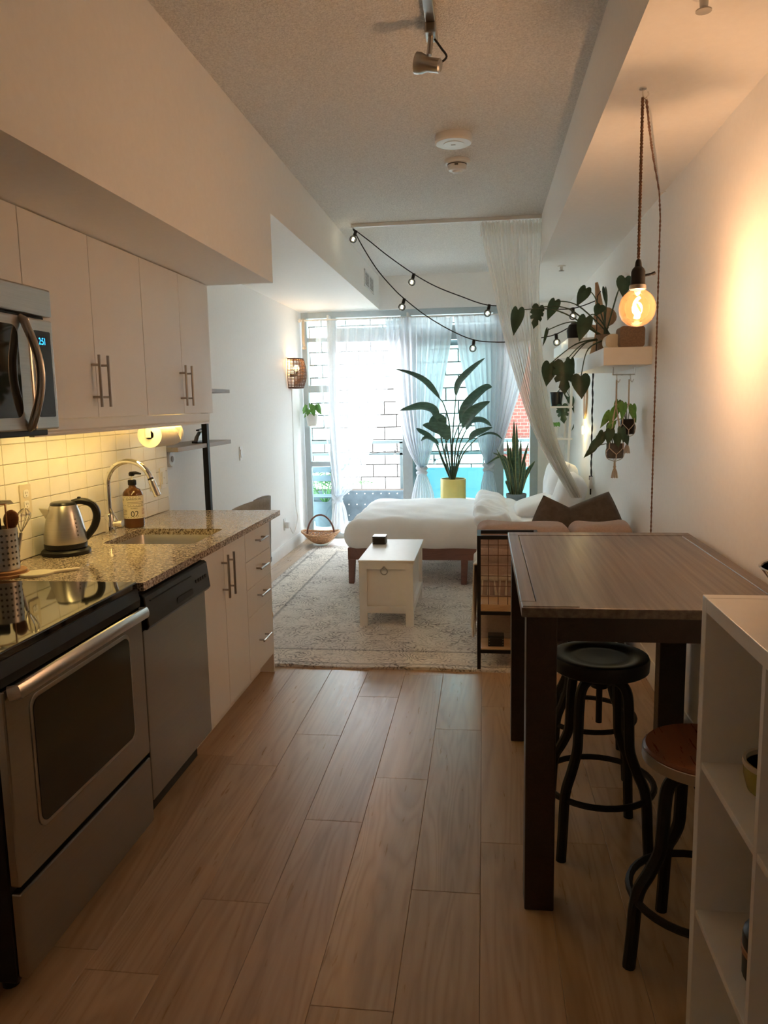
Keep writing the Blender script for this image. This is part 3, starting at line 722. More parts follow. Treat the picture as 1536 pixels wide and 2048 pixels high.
# trivet, utensil holder, utensils
ub = V((-1.700, 2.505, .915))
tv = thing('wooden_trivet', 'round two-tier wooden trivet under the utensil holder', 'trivet', ub)
build(MB().lathe([(.078, 0), (.080, .003), (.080, .010), (.077, .012), (0, .012)], ub, 28), 'base_disc', M['boardwood'], tv)
build(MB().lathe([(.072, .012), (.074, .014), (.074, .021), (.070, .023), (0, .023)], ub, 28), 'top_disc', M['boardwood'], tv)
hb = ub+V((0, 0, .023))
uh = thing('utensil_holder', 'perforated stainless steel utensil holder on the wooden trivet', 'utensil holder', hb)
build(MB().lathe([(.050, 0), (.052, .002), (.052, .150), (.053, .151), (.050, .151), (.050, .006), (0, .005)], hb, 32), 'cup', M['steel'], uh)
for r in range(6):
    for k in range(20):
        if 8 <= k <= 17: continue
        a = 2*PI*k/20*1.0+ga-.9; z = .022+.021*r
        if (k % 6) == 5: continue
        mb = MB().lathe([(.0042, -.0006), (.0042, .0006)], (0, 0, 0), 8, 'x')
        mb.xform(Matrix.Translation(hb+V((.0522*math.cos(a), .0522*math.sin(a), z))) @ Matrix.Rotation(a, 4, 'Z'))
        build(mb, 'hole', M['slot'], uh, smooth=0)
gu = 'utensils in the steel holder'
u1 = thing('slotted_turner', 'steel wire potato masher standing in the utensil holder', 'utensil', hb+V((0, 0, .006)), gu)
a0 = hb+V((-.012, .01, .006)); top = hb+V((.0, -.02, .235))
mb = MB().tube([hb+V((.015, .012, .01)), top+V((.022, .02, -.04)), top+V((.022, .02, .0))], .003, 6).tube([hb+V((-.015, -.012, .01)), top+V((-.03, -.02, -.05)), top+V((-.022, -.02, .0))], .003, 6).tube([top+V((-.022, -.02, 0)), top+V((.022, .02, 0))], .003, 6)
build(mb, 'frame', M['boardwood'], u1)
for i in range(6):
    q = top+V((-.02+.008*i, .018-.008*i, .012+.003*math.sin(i))); build(MB().tube([q-V((.045, .028, 0)), q+V((.045, .028, -.004))], .0017, 6), 'wire', M['chrome'], u1)
u2 = thing('wooden_spoon', 'reddish wooden spoon leaning in the utensil holder', 'utensil', hb+V((.02, .0, .006)), gu)
build(MB().tube([hb+V((-.02, -.02, .008)), hb+V((.02, .012, .15))], .0055, 8), 'handle', M['seatwood'], u2)
build(MB().sphere((0, 0, 0), .026, 16, 10, (1, .35, 1.35)).xform(Matrix.Translation(hb+V((.028, .018, .178))) @ Matrix.Rotation(.35, 4, 'Z') @ Matrix.Rotation(.2, 4, 'Y')), 'bowl', M['seatwood'], u2)
u3 = thing('balloon_whisk', 'thin wire balloon whisk standing in the utensil holder', 'utensil', hb+V((.03, .02, .006)), gu)
w0 = hb+V((.028, .028, .01)); w1 = hb+V((.045, .045, .125)); wd = (w1-w0).normalized()
build(MB().tube([w0, w1], .006, 8), 'handle', M['steel'], u3)
for k in range(5):
    s = (V((math.cos(k*PI/5), math.sin(k*PI/5), 0)))
    build(MB().tube(spline([w1, w1+wd*.03+s*.014, w1+wd*.065+s*.024, w1+wd*.09, w1+wd*.065-s*.024, w1+wd*.03-s*.014, w1], 4), .0011, 5), 'wire', M['chrome'], u3)
u4 = thing('dark_ladle', 'dark handled ladle leaning left in the utensil holder', 'utensil', hb+V((-.02, 0, .006)), gu)
build(MB().tube([hb+V((.02, -.015, .01)), hb+V((-.03, -.035, .20))], .005, 8), 'handle', M['seatwood'], u4)
build(MB().sphere((0, 0, 0), .020, 14, 8, (1, .5, 1)).xform(Matrix.Translation(hb+V((-.034, -.036, .19)))), 'bowl', M['black'], u4)
u5 = thing('black_spatula', 'black spatula standing low in the utensil holder', 'utensil', hb+V((-.02, .0, .006)), gu)
build(MB().tube([hb+V((-.01, .01, .01)), hb+V((-.005, -.03, .14))], .005, 8), 'handle', M['black'], u5)
build(MB().prism(rrect(-.024, .024, 0, .06, .01), 'y', -.002, .002).xform(Matrix.Translation(hb+V((-.004, -.034, .135))) @ Matrix.Rotation(.3, 4, 'Z')), 'blade', M['black'], u5, bevel=.001)
# spoon rest
sr = V((-1.590, 2.520, .915)); sdv = V((.78, .62, 0)).normalized()
out = []
for k in range(40):
    a = 2*PI*k/40; x, y = .060*math.cos(a), .050*math.sin(a)
    if abs(a) < .25 or abs(a-2*PI) < .25: continue
    out.append((x, y))
poly = [(.14, .010), (.146, .004), (.146, -.004), (.14, -.010), (.08, -.011)][::-1]+[]
hnd = [(.075, -.0105), (.14, -.011), (.147, -.005), (.147, .005), (.14, .011), (.075, .0105)]
pts = hnd+out
mb = MB().prism(pts, 'z', 0, .010).xform(Matrix.Translation(sr) @ Matrix.Rotation(math.atan2(sdv.y, sdv.x), 4, 'Z'))
single(mb, 'spoon_rest', M['cream'], 'cream paddle-shaped spoon rest lying beside the cooktop', 'spoon rest', bevel=.003)
# outlets and switches on the tiles
def plate(c, w, h, label, name, cat, kind):
    XT = XK+.011
    o = thing(name, label, cat, (XT, c[0], c[1]))
    p = build(MB().prism(rrect(c[0]-w/2, c[0]+w/2, c[1]-h/2, c[1]+h/2, .006), 'x', XT-.002, XT+.006), 'plate', M['cream' if kind == 'outlet' else 'white'], o, bevel=.001)
    if kind == 'outlet':
        for dz in (-.022, .022):
            q = build(MB().prism(rrect(c[0]-.017, c[0]+.017, c[1]+dz-.015, c[1]+dz+.015, .008), 'x', XT+.004, XT+.008), 'socket', M['white'], o)
            for dy, hh in ((-.006, .009), (.006, .007)): build(MB().box(XT+.0075, XT+.0085, c[0]+dy-.001, c[0]+dy+.001, c[1]+dz-hh/2+.003, c[1]+dz+hh/2+.003), 'slot', M['slot'], q, smooth=0)
            build(MB().disc((XT+.008, c[0], c[1]+dz-.009), .0022, .001, 'x', 8), 'slot', M['slot'], q, smooth=0)
    else:
        q = build(MB().prism(rrect(c[0]-w*.24, c[0]+w*.24, c[1]-h*.29, c[1]+h*.29, .003), 'x', XT+.004, XT+.010), 'rocker', M['white'], o, bevel=.001)
        build(MB().disc((XT+.0103, c[0], c[1]), .0025, .001, 'x', 8), 'indicator', M['slot'], q)
plate((2.815, 1.153), .074, .118, 'cream double wall outlet on the tiles behind the kettle', 'wall_outlet', 'outlet', 'outlet')
plate((4.005, 1.108), .074, .118, 'cream switch plate behind the faucet arc', 'switch_plate', 'switch', 'switch')
plate((4.135, 1.108), .074, .118, 'cream switch plate with a dark dot at the end of the tiles', 'switch_plate', 'switch', 'switch')
wp = on(341, 918, X=XL+.02)
w_ = thing('plug_in_sensor', 'round white plug-in device on the wall past the tiles', 'plug', (XL, wp.y, wp.z))
build(MB().lathe([(.052, 0), (.052, .022), (.046, .03), (0, .032)], (XL, wp.y, wp.z), 20, 'x'), 'body', M['white'], w_)
build(MB().lathe([(.02, .031), (.02, .034)], (XL, wp.y, wp.z), 14, 'x'), 'face', M['grey'], w_)
# wall cabinets
UX = -1.47
def upper(name, label, y0, y1, z0, z1, doors, hz):
    o = thing(name, label, 'cabinet', (-1.64, (y0+y1)/2, z0))
    build(MB().box(XK, UX-.02, y0, y1, z0, z1), 'body', M['cabside'], o, smooth=0)
    for (a, b, hy) in doors:
        d = build(MB().box(UX-.019, UX, a+.0015, b-.0015, z0+.001, z1-.004), 'door', M['cab'], o, smooth=0, bevel=.0012)
        if hy is not None: bar_handle(d, (UX, hy, hz), 'z', .195)
    return o
upper('wall_cabinet', 'pale wall cabinet with a pair of tall doors next to the microwave', 2.385, 3.267, 1.467, 2.147, ((2.385, 2.826, 2.795), (2.826, 3.267, 2.865)), 1.605)
upper('wall_cabinet', 'pale wall cabinet with a pair of doors above the paper towel roll', 3.268, 4.10, 1.467, 2.147, ((3.268, 3.690, 3.655), (3.690, 4.10, 3.735)), 1.605)
upper('wall_cabinet', 'short pale wall cabinet above the microwave', 1.62, 2.384, 1.885, 2.147, ((1.62, 2.0, None), (2.0, 2.384, None)), 1.6)
single(MB().prism([(UX-.024, 1.411), (UX-.006, 1.411), (UX-.004, 1.418), (UX-.008, 1.424), (UX-.003, 1.43), (UX-.003, 1.458), (UX-.001, 1.466), (UX-.024, 1.466)], 'y', 2.392, 4.05), 'light_rail', M['cab'], 'pale moulded light rail under the wall cabinets', 'moulding')
# microwave
MX, MY0, MY1 = -1.378, 1.625, 2.383
mw = thing('microwave', 'stainless steel over-the-range microwave with a dark window', 'microwave', (-1.6, 2.0, 1.43))
build(MB().box(XK+.012, MX-.03, MY0, MY1, 1.445, 1.882), 'body', M['black'], mw, smooth=0)
build(MB().box(MX-.03, MX+.002, MY0, MY1, 1.792, 1.878), 'vent_panel', M['steel'], mw, smooth=0, bevel=.006)
dm = build(MB().box(MX-.03, MX, MY0, 2.245, 1.438, 1.782), 'door', M['steel'], mw, smooth=0, bevel=.006)
build(MB().prism(rrect(MY0+.05, 2.185, 1.478, 1.752, .03, 5), 'x', MX-.01, MX+.003), 'window', M['blackglass'], dm)
ctl = build(MB().box(MX-.03, MX, 2.250, MY1, 1.438, 1.782), 'control_side', M['steel'], mw, smooth=0, bevel=.006)
sg = build(MB().prism(rrect(2.272, MY1-.022, 1.478, 1.745, .006, 4), 'x', MX-.01, MX+.003), 'touch_panel', M['screen'], ctl)
build(MB().box(MX+.002, MX+.0036, 2.283, 2.342, 1.697, 1.731), 'display', M['screen'], sg, smooth=0)
text_mesh('2:51', .030, lambda x, y: (MX+.0042, 2.312+x*.75, 1.703+y), 'clock_digits', M['blue'], sg)
hp = [V((MX-.002, 2.208, 1.775))]+[V((MX+.012+.036*math.sin(PI*t/18), 2.208+.008*math.sin(PI*t/18), 1.768-.315*t/18)) for t in range(19)]+[V((MX-.002, 2.208, 1.445))]
build(MB().tube(hp, .0135, 12, flat=.8), 'handle', M['nickel'], mw)
build(MB().box(XK+.02, MX-.04, MY0+.02, MY1-.06, 1.425, 1.446).box(-1.50, MX-.01, 2.05, 2.33, 1.42, 1.44), 'underside', M['black'], mw, smooth=0, bevel=.004)
# strip light under the cabinets
ul = thing('under_cabinet_light', 'warm glowing strip light fixed under the wall cabinets', 'light', (-1.70, 3.0, 1.455))
build(MB().box(-1.585, -1.525, 2.42, 3.98, 1.452, 1.467), 'housing', M['white'], ul, smooth=0)
build(MB().box(-1.577, -1.533, 2.43, 3.97, 1.4475, 1.4535), 'diffuser', emit('strip_glow', (1, .70, .25), 2.2), ul, smooth=0)
ld = bpy.data.lights.new('strip_lamp', 'AREA'); ld.shape = 'RECTANGLE'; ld.size = .04; ld.size_y = 1.5; ld.energy = 1.35; ld.color = (1, .68, .20)
lo = bpy.data.objects.new('strip_lamp', ld); COL.objects.link(lo); lo.parent = ul; lo.location = (.145, .20, -.010)
# paper towel roll
pr = V((-1.585, 3.66, 1.372))
pt = thing('paper_towel_roll', 'white paper towel roll hung under the wall cabinets', 'paper towel', (pr.x, 3.66, 1.31))
mb = MB().lathe([(.021, -.135), (.061, -.135), (.0615, -.13), (.0615, .13), (.061, .135), (.021, .135), (.021, -.135)], pr, 36, 'y')
build(mb, 'roll', M['paper'], pt)
build(MB().lathe([(.021, -.134), (.021, .134), (.0195, .134), (.0195, -.134), (.021, -.134)], pr, 20, 'y'), 'core', M['boardwood'], pt)
build(MB().add([pr+V((.056, .04, .03)), pr+V((.066, .105, .03)), pr+V((.072, .072, -.036)), pr+V((.060, .072, .0))], [(0, 2, 3), (1, 3, 2), (0, 3, 1)]), 'loose_corner', M['paper'], pt, smooth=0)
ph = thing('towel_holder', 'thin white bracket holding the paper towel roll', 'holder', (pr.x, 3.66, 1.467))
build(MB().tube([pr+V((0, -.15, 0)), pr+V((0, .15, 0))], .007, 8), 'rod', M['white'], ph)
for s in (-1, 1): build(MB().box(pr.x-.012, pr.x+.012, pr.y+s*.150-.003, pr.y+s*.150+.003, pr.z-.012, 1.467), 'arm', M['white'], ph, smooth=0)
# ladder shelf with desk beyond the kitchen, chair
ls = thing('wall_shelf', 'black metal post shelf unit with grey boards beside the kitchen end', 'shelf', (-1.88, 4.8, 0))
for yq in (4.74,): build(MB().box(-1.775, -1.74, yq-.018, yq+.018, 0, 1.78), 'post', M['blackmetal'], ls, smooth=0)
build(MB().box(XL+.002, -1.745, 4.25, 5.20, 1.245, 1.272), 'board', M['shelfgrey'], ls, smooth=0, bevel=.002)
build(MB().box(XL+.002, -1.745, 4.35, 5.22, 1.592, 1.616), 'board', M['shelfgrey'], ls, smooth=0, bevel=.002)
st = on(398, 878, X=-1.82); st = V((-1.82, st.y, 1.272))
sp = thing('stapler', 'dark desk stapler standing open on the grey shelf board', 'stapler', st)
build(MB().box(st.x-.02, st.x+.02, st.y-.08, st.y+.08, 1.272, 1.286), 'base', M['darkgrey'], sp, smooth=0, bevel=.004)
build(MB().prism([(st.y-.06, 1.284), (st.y+.045, 1.284), (st.y+.045, 1.33), (st.y+.02, 1.345), (st.y-.04, 1.31)], 'x', st.x-.014, st.x+.014), 'arm', M['nickel'], sp, smooth=0, bevel=.003)
build(MB().obox((st.x, st.y-.02, 1.352), (st.x, st.y+.07, 1.358), .022, .010), 'lever', M['black'], sp, smooth=0, bevel=.003)
# grey shell desk chair
dc = V((-1.665, 5.01, 0))
de = thing('desk_chair', 'grey shell desk chair pushed in behind the counter end', 'chair', dc)
def shell(u, v):
    a = (u-.5)*2.7; hgt = .46+.43*v*(1-.12*abs(2*u-1)**3)
    if v < .0: hgt = .46
    r = .235+.015*v
    return (dc.x + r*math.cos(a)*.9, dc.y + r*math.sin(a), hgt)
build(MB().grid(shell, 18, 10), 'backrest', M['grey'], de, solid=.014)
build(MB().lathe([(0, 0), (.20, 0), (.225, .02), (.225, .045), (.2, .05), (0, .045)], (dc.x, dc.y, .42), 24), 'seat', M['grey'], de)
for sx in (-1, 1):
    for sy in (-1, 1): build(MB().tube([(dc.x+sx*.12, dc.y+sy*.12, .43), (dc.x+sx*.17, dc.y+sy*.17, .0115)], [.014, .010], 8), 'leg', M['lightwood'], de)
# switch and sockets on the left wall
def wallplate(p, name, label, cat, w=.07, h=.115):
    o = thing(name, label, cat, p); build(MB().prism(rrect(p.y-w/2, p.y+w/2, p.z-h/2, p.z+h/2, .006), 'x', XL, XL+.007), 'plate', M['white'], o, bevel=.001)
    build(MB().prism(rrect(p.y-w*.25, p.y+w*.25, p.z-h*.28, p.z+h*.28, .003), 'x', XL+.005, XL+.011), 'rocker' if cat == 'switch' else 'socket', M['trimwhite'], o, bevel=.001)
    return o
q = on(481, 907, X=XL); wallplate(q, 'light_switch', 'white light switch on the bare left wall', 'switch')
# ------------------------------------------------------------------ counter-height table
TX0, TX1, TY0, TY1, TZ = .105, .868, 2.125, 3.395, .93
tb = thing('dining_table', 'dark espresso counter-height table with a worn brown top', 'table', ((TX0+TX1)/2, (TY0+TY1)/2, 0))
xw = (TX1-TX0-.09)/3
build(MB().box(TX0+.045, TX1-.045, TY0+.075, TY1-.075, TZ-.028, TZ-.004), 'top_panel', M['tabletop'], tb, smooth=0, bevel=.002)
for n_, a in (('top_border', (TX0, TX1, TY0, TY0+.073)), ('top_border', (TX0, TX1, TY1-.073, TY1)), ('top_border', (TX0, TX0+.043, TY0+.0735, TY1-.0735)), ('top_border', (TX1-.043, TX1, TY0+.0735, TY1-.0735))):
    build(MB().box(*a, TZ-.03, TZ-.002), n_, M['tabletop'], tb, smooth=0, bevel=.003)
build(MB().box(TX0+.004, TX0+.16, TY0+.012, TY0+.045, TZ-.004, TZ), 'inlay_strip', M['tabletop'], tb, smooth=0, bevel=.001)
LW = .086
for lx, ly in ((TX0+.014, TY0+.012), (TX0+.014, TY1-LW-.012), (TX1-LW-.012, TY0+.012), (TX1-LW-.035, TY1-LW-.012)):
    w = LW+(.022 if lx > .5 and ly > 3 else 0)
    build(MB().box(lx, lx+w, ly, ly+LW, 0, TZ-.03), 'leg', M['espresso'], tb, smooth=0, bevel=.004)
ay = TZ-.03
for a in ((TX0+.014+LW, TX1-LW-.014, TY0+.02, TY0+.045), (TX0+.014+LW, TX1-LW-.014, TY1-.045, TY1-.02), (TX0+.022, TX0+.047, TY0+.012+LW, TY1-LW-.012), (TX1-.047, TX1-.022, TY0+.012+LW, TY1-LW-.012)):
    build(MB().box(*a, ay-.072, ay), 'apron', M['espresso'], tb, smooth=0)

# ------------------------------------------------------------------ stools
def stool(name, label, c, sz, rz, seatmat, wooden=False, lm='blackmetal'):
    c = V(c); o = thing(name, label, 'stool', c, 'industrial swivel stools at the table')
    if wooden:
        build(MB().lathe([(0, sz-.040), (.150, sz-.040), (.158, sz-.034), (.158, sz-.006), (.152, sz), (.06, sz-.004), (0, sz-.006)], c, 36), 'seat', M[seatmat], o)
        build(MB().lathe([(.157, sz-.038), (.1605, sz-.036), (.1605, sz-.010), (.157, sz-.008), (.157, sz-.038)], c, 36), 'seat_rim', M['nickel'], o)
    else:
        build(MB().lathe([(0, sz-.052), (.150, sz-.052), (.158, sz-.046), (.160, sz-.014), (.156, sz-.003), (.145, sz), (.115, sz-.004), (.10, sz-.010), (.085, sz-.008), (.07, sz-.0095), (0, sz-.011)], c, 40), 'seat', M[seatmat], o)
    build(MB().lathe([(.035, sz-.07), (.035, sz-.03)], c, 16), 'seat_hub', M[lm], o)
    build(MB().tube([c+V((0, 0, sz-.24)), c+V((0, 0, sz-.04))], .0105, 10), 'screw_rod', M[lm], o)
    build(MB().lathe([(.028, sz-.115), (.03, sz-.11), (.03, sz-.08), (.026, sz-.075)], c, 16), 'hub', M[lm], o)
    k = sz/.65
    for i in range(4):
        a = rz+i*PI/2; e = V((math.cos(a), math.sin(a), 0))
        prof = [(.012, .555), (.05, .572), (.085, .566), (.105, .54), (.112, .49), (.116, .40), (.122, .345), (.150, .285), (.176, .24), (.186, .19), (.192, .10), (.200, 0)]
        pts = spline([c+e*r+V((0, 0, z*k)) for r, z in prof], 4)
        build(MB().tube(pts, .0172, 10), 'leg', M[lm], o)
    rr = .184; ring = [c+V((rr*math.cos(t*PI/18), rr*math.sin(t*PI/18), .205*k)) for t in range(36)]
    build(MB().tube(ring, .0105, 8, closed=True), 'foot_ring', M[lm], o)
    return o
stool('bar_stool', 'black iron swivel stool with a dished black seat under the table', (.385, 2.55, 0), .66, math.radians(48), 'black')
stool('bar_stool', 'black iron swivel stool under the far end of the table', (.43, 3.13, 0), .66, math.radians(40), 'black')
stool('bar_stool', 'low iron swivel stool with a red-brown wooden seat beside the white cube shelf', (.575, 1.985, 0), .60, math.radians(196), 'seatwood', True)

# ------------------------------------------------------------------ white cube shelf
QX0, QX1, QY1, QT = .47, .868, 1.70, 1.078
QY0 = QY1-.375*2-.03
cs = thing('cube_shelf', 'white open cube shelving unit standing against the wall', 'shelf', ((QX0+QX1)/2, (QY0+QY1)/2, 0))
P_ = .032
build(MB().box(QX0, QX1, QY1-P_, QY1, 0, QT), 'side_panel', M['chest'], cs, smooth=0, bevel=.0015)
build(MB().box(QX0, QX1, QY0, QY0+P_, 0, QT), 'side_panel', M['chest'], cs, smooth=0, bevel=.0015)
build(MB().box(QX0, QX1, QY0+P_, QY1-P_, QT-P_, QT-.0005), 'top_panel', M['chest'], cs, smooth=0, bevel=.0015)
build(MB().box(QX0, QX1, QY0+P_, QY1-P_, .0, P_), 'bottom_panel', M['chest'], cs, smooth=0, bevel=.0015)
dv = QY1-.372
build(MB().box(QX0+.002, QX1, dv-.008, dv+.008, P_, QT-P_), 'divider', M['chest'], cs, smooth=0)
for z in (.702, .350):
    for a, b in ((QY0+P_, dv-.008), (dv+.008, QY1-P_)): build(MB().box(QX0+.003, QX1, a, b, z-.008, z+.008), 'shelf_board', M['chest'], cs, smooth=0, bevel=.001)
bo = V((.583, 1.53, .710))
b_ = thing('ceramic_bowl', 'yellow-green ceramic bowl inside the white cube shelf', 'bowl', bo)
M['olive'] = pm('olive_glaze', (.36, .31, .06), .25, var=.12, scale=18)
build(MB().lathe([(.045, 0), (.058, .01), (.066, .04), (.067, .062), (.0625, .062), (.060, .04), (.05, .014), (0, .012)], bo, 30), 'body', M['olive'], b_)
build(MB().lathe([(.0675, .060), (.069, .064), (.0675, .072), (.062, .070), (.0615, .060)], bo, 30), 'rim', M['cream'], b_)
bo = V((.578, 1.45, .358))
b_ = thing('dark_pot', 'dark round lidded pot on the lower board of the white cube shelf', 'pot', bo)
build(MB().lathe([(.06, 0), (.072, .012), (.074, .09), (.072, .10), (.05, .118), (0, .124)], bo, 30), 'body', M['black'], b_)
build(MB().lathe([(.0735, .06), (.0755, .062), (.0755, .072), (.0735, .074)], bo, 30), 'band', M['boardwood'], b_)
# folded dark frame leaning at the table's wall corner
q = on(1524, 1138, Y=1.50); bh = q.z-QT
bw_ = thing('dark_bowl', 'dark red glossy bowl standing on top of the white cube shelf', 'bowl', (q.x+.11, 1.50, QT))
c_ = (q.x+.11, 1.50, QT)
build(MB().lathe([(.035, 0), (.040, .006), (.055, .03), (.095, bh*.8), (.11, bh), (.106, bh), (.05, .034), (0, .02)], c_, 30), 'body', pm('dark_red_glaze', (.055, .012, .008), .12, var=.2), bw_)
build(MB().lathe([(.1085, bh-.002), (.1115, bh), (.1085, bh+.002), (.106, bh), (.1085, bh-.002)], c_, 30), 'rim', M['chrome'], bw_)

# ------------------------------------------------------------------ pendant bulb on a rope cable
hk = V((.522, 2.80, ZS))
pn = thing('pendant_lamp', 'glowing amber globe bulb hanging on a brown twisted cable', 'lamp', hk)
build(MB().tube(spline([hk, hk-V((0, 0, .022)), hk+V((.010, 0, -.034)), hk+V((.018, 0, -.022)), hk+V((.016, 0, -.012))], 5), .0025, 6).lathe([(.012, -.004), (.012, 0)], hk, 12), 'hook', M['chrome'], pn)
zl = hk-V((0, 0, .03))
def twist(path, r, name, par, turns, mat='rope'):
    """two strands twisted round each other"""
    mb = MB(); n_ = len(path)
    for ph in (0, PI):
        pts = []
        for i, p in enumerate(path):
            t = (path[min(i+1, n_-1)]-path[max(i-1, 0)]).normalized(); a_ = t.orthogonal().normalized(); b2 = t.cross(a_)
            w = 2*PI*turns*i/n_+ph; pts.append(p+(a_*math.cos(w)+b2*math.sin(w))*r*.6)
        mb.tube(pts, r*.72, 5)
    return build(mb, name, M[mat], par)
bz = on(1270, 615, Y=2.80).z
path = [zl.lerp(V((hk.x, hk.y, bz+.155)), i/90) for i in range(91)]
twist(path, .0048, 'cable', pn, 26)
wallhook = on(1327, 385, X=XR-.012); wallhook.z = min(wallhook.z, ZS-.012)
n_ = 40; pth = []
for i in range(n_+1):
    t = i/n_; p = (zl+V((.012, .004, 0))).lerp(wallhook+V((-.02, 0, 0)), t); p.z -= .10*math.sin(PI*t)*(1-t)*.5+.0; pth.append(p)
twist(pth, .0042, 'cable', pn, 24)
wc = [wallhook+V((-.02+.008*min(1, i/6), 0, -(wallhook.z-.35)*i/110)) for i in range(111)]
twist(wc, .0042, 'cable', pn, 44)
build(MB().tube([wallhook+V((.012, 0, .004)), wallhook+V((-.02, 0, 0)), wallhook+V((-.026, 0, .008))], .002, 6), 'wall_hook', M['white'], pn)
sk_ = V((hk.x, hk.y, bz))
build(MB().lathe([(.007, .158), (.010, .150), (.012, .135), (.019, .128), (.023, .118), (.024, .078), (.027, .074), (.027, .060), (.022, .058), (0, .058)], sk_, 22), 'socket', M['blackmetal'], pn)
build(MB().tube([sk_+V((.02, 0, .105)), sk_+V((.048, 0, .110))], .0042, 8).tube([sk_+V((.046, 0, .1095)), sk_+V((.056, 0, .113))], .0055, 8), 'switch_key', M['blackmetal'], pn)
build(MB().lathe([(.0275, .060), (.0285, .064), (.0285, .070), (.0275, .074)], sk_, 22), 'socket_ring', M['nickel'], pn)
gb = build(MB().lathe([(.0135, .075), (.015, .066), (.022, .058), (.032, .053), (.044, .043), (.0535, .030), (.0600, .012), (.0615, -.006), (.058, -.026), (.049, -.043), (.034, -.056), (.017, -.0635), (0, -.066)], sk_, 32), 'bulb_glass', M['amber'], pn, smooth=80)
fil = spline([sk_+V((.008, 0, .034)), sk_+V((-.004, 0, .024)), sk_+V((-.010, .002, .008)), sk_+V((-.002, 0, -.008)), sk_+V((.006, 0, -.022)), sk_+V((.004, 0, -.034)), sk_+V((-.010, 0, -.032))], 5)
build(MB().tube(fil, .0052, 8), 'filament', emit('filament_glow', (1, .60, .20), 9.0), pn)
build(MB().lathe([(.011, .060), (.010, .048), (.004, .040), (0, .038)], sk_, 12), 'glass_stem', emit('stem_glow', (1, .55, .12), .6), pn)
pd_ = bpy.data.lights.new('pendant_glow', 'POINT'); pd_.energy = 6.0; pd_.color = (1, .73, .55); pd_.shadow_soft_size = .018
po = bpy.data.objects.new('pendant_glow', pd_); COL.objects.link(po); po.parent = pn; po.location = sk_-hk

# ------------------------------------------------------------------ ceiling fittings
tp = on(866, 72, Z=ZC)
tr = thing('track_light', 'nickel track spotlight with a looped lead on the popcorn ceiling', 'spotlight', (tp.x, tp.y, ZC))
build(MB().box(tp.x-.018, tp.x+.018, tp.y-1.9, tp.y, ZC-.022, ZC), 'rail', M['nickel'], tr, smooth=0, bevel=.003)
build(MB().box(tp.x-.02, tp.x+.02, tp.y-.16, tp.y-.07, ZC-.055, ZC-.02), 'adapter', M['nickel'], tr, smooth=0, bevel=.006)
hd = V((tp.x-.012, tp.y-.13, ZC-.15))
build(MB().tube([(tp.x, tp.y-.12, ZC-.05), hd+V((0.005, .0, .03))], .010, 10), 'stem', M['steel'], tr)
lh = build(MB().lathe([(.018, .05), (.024, .045), (.024, .0), (.030, -.012), (.036, -.03), (.036, -.044), (.030, -.044), (.012, -.02), (0, -.018)], (0, 0, 0), 22).xform(Matrix.Translation(hd) @ Matrix.Rotation(math.radians(105), 4, 'Y') @ Matrix.Rotation(.2, 4, 'X')), 'lamp_head', M['steel'], tr)
build(MB().tube(spline([(tp.x+.012, tp.y-.10, ZC-.055), (tp.x+.035, tp.y-.11, ZC-.09), (tp.x+.055, tp.y-.12, ZC-.125), (tp.x+.03, tp.y-.13, ZC-.150), hd+V((.03, 0, .0))], 6), .004, 8), 'lead', M['darkgrey'], tr)
q = on(907, 283, Z=ZC-.03)
dt = thing('ceiling_sensor', 'flat white disc detector on the popcorn ceiling', 'detector', (q.x, q.y, ZC))
build(MB().lathe([(.092, 0), (.096, -.006), (.096, -.034), (.090, -.042), (0, -.044)], (q.x, q.y, ZC), 36), 'body', M['white'], dt)
build(MB().lathe([(.052, -.0435), (.052, -.0455), (0, -.046)], (q.x, q.y, ZC), 28), 'face', M['trimwhite'], dt)
build(MB().box(q.x-.012, q.x+.010, q.y-.003, q.y+.004, ZC-.0475, ZC-.0455), 'mark', M['grey'], dt, smooth=0)
q = on(914, 332, Z=ZC-.03)
dt = thing('smoke_detector', 'stepped white smoke detector with dark slots', 'detector', (q.x, q.y, ZC))
build(MB().lathe([(.072, 0), (.073, -.012), (.066, -.020), (0, -.020)], (q.x, q.y, ZC), 32), 'base', M['white'], dt)
build(MB().lathe([(.054, -.020), (.053, -.045), (.046, -.054), (.028, -.058), (.024, -.066), (.010, -.070), (0, -.070)], (q.x, q.y, ZC), 32), 'cap', M['white'], dt)
build(MB().lathe([(.0545, -.022), (.0545, -.027)], (q.x, q.y, ZC), 32), 'slot_band', M['slot'], dt)
build(MB().box(q.x-.012, q.x+.008, q.y-.0556, q.y-.053, ZC-.038, ZC-.031), 'mark', M['slot'], dt, smooth=0)
for lab, px, py in (('small sprinkler head on the dropped ceiling above the hanging plants', 1123, 537), ('small sprinkler head on the dropped ceiling near the pendant hook', 1408, 6)):
    q = on(px, py, Z=ZS-.02)
    sp = thing('sprinkler_head', lab, 'sprinkler', (q.x, q.y, ZS))
    build(MB().lathe([(.030, 0), (.030, -.004), (.012, -.008), (.010, -.03), (.006, -.034), (0, -.034)], (q.x, q.y, ZS), 16), 'body', M['white'], sp)
    build(MB().lathe([(0, -.036), (.020, -.037), (.020, -.040), (0, -.041)], (q.x, q.y, ZS), 16), 'deflector', M['nickel'], sp)
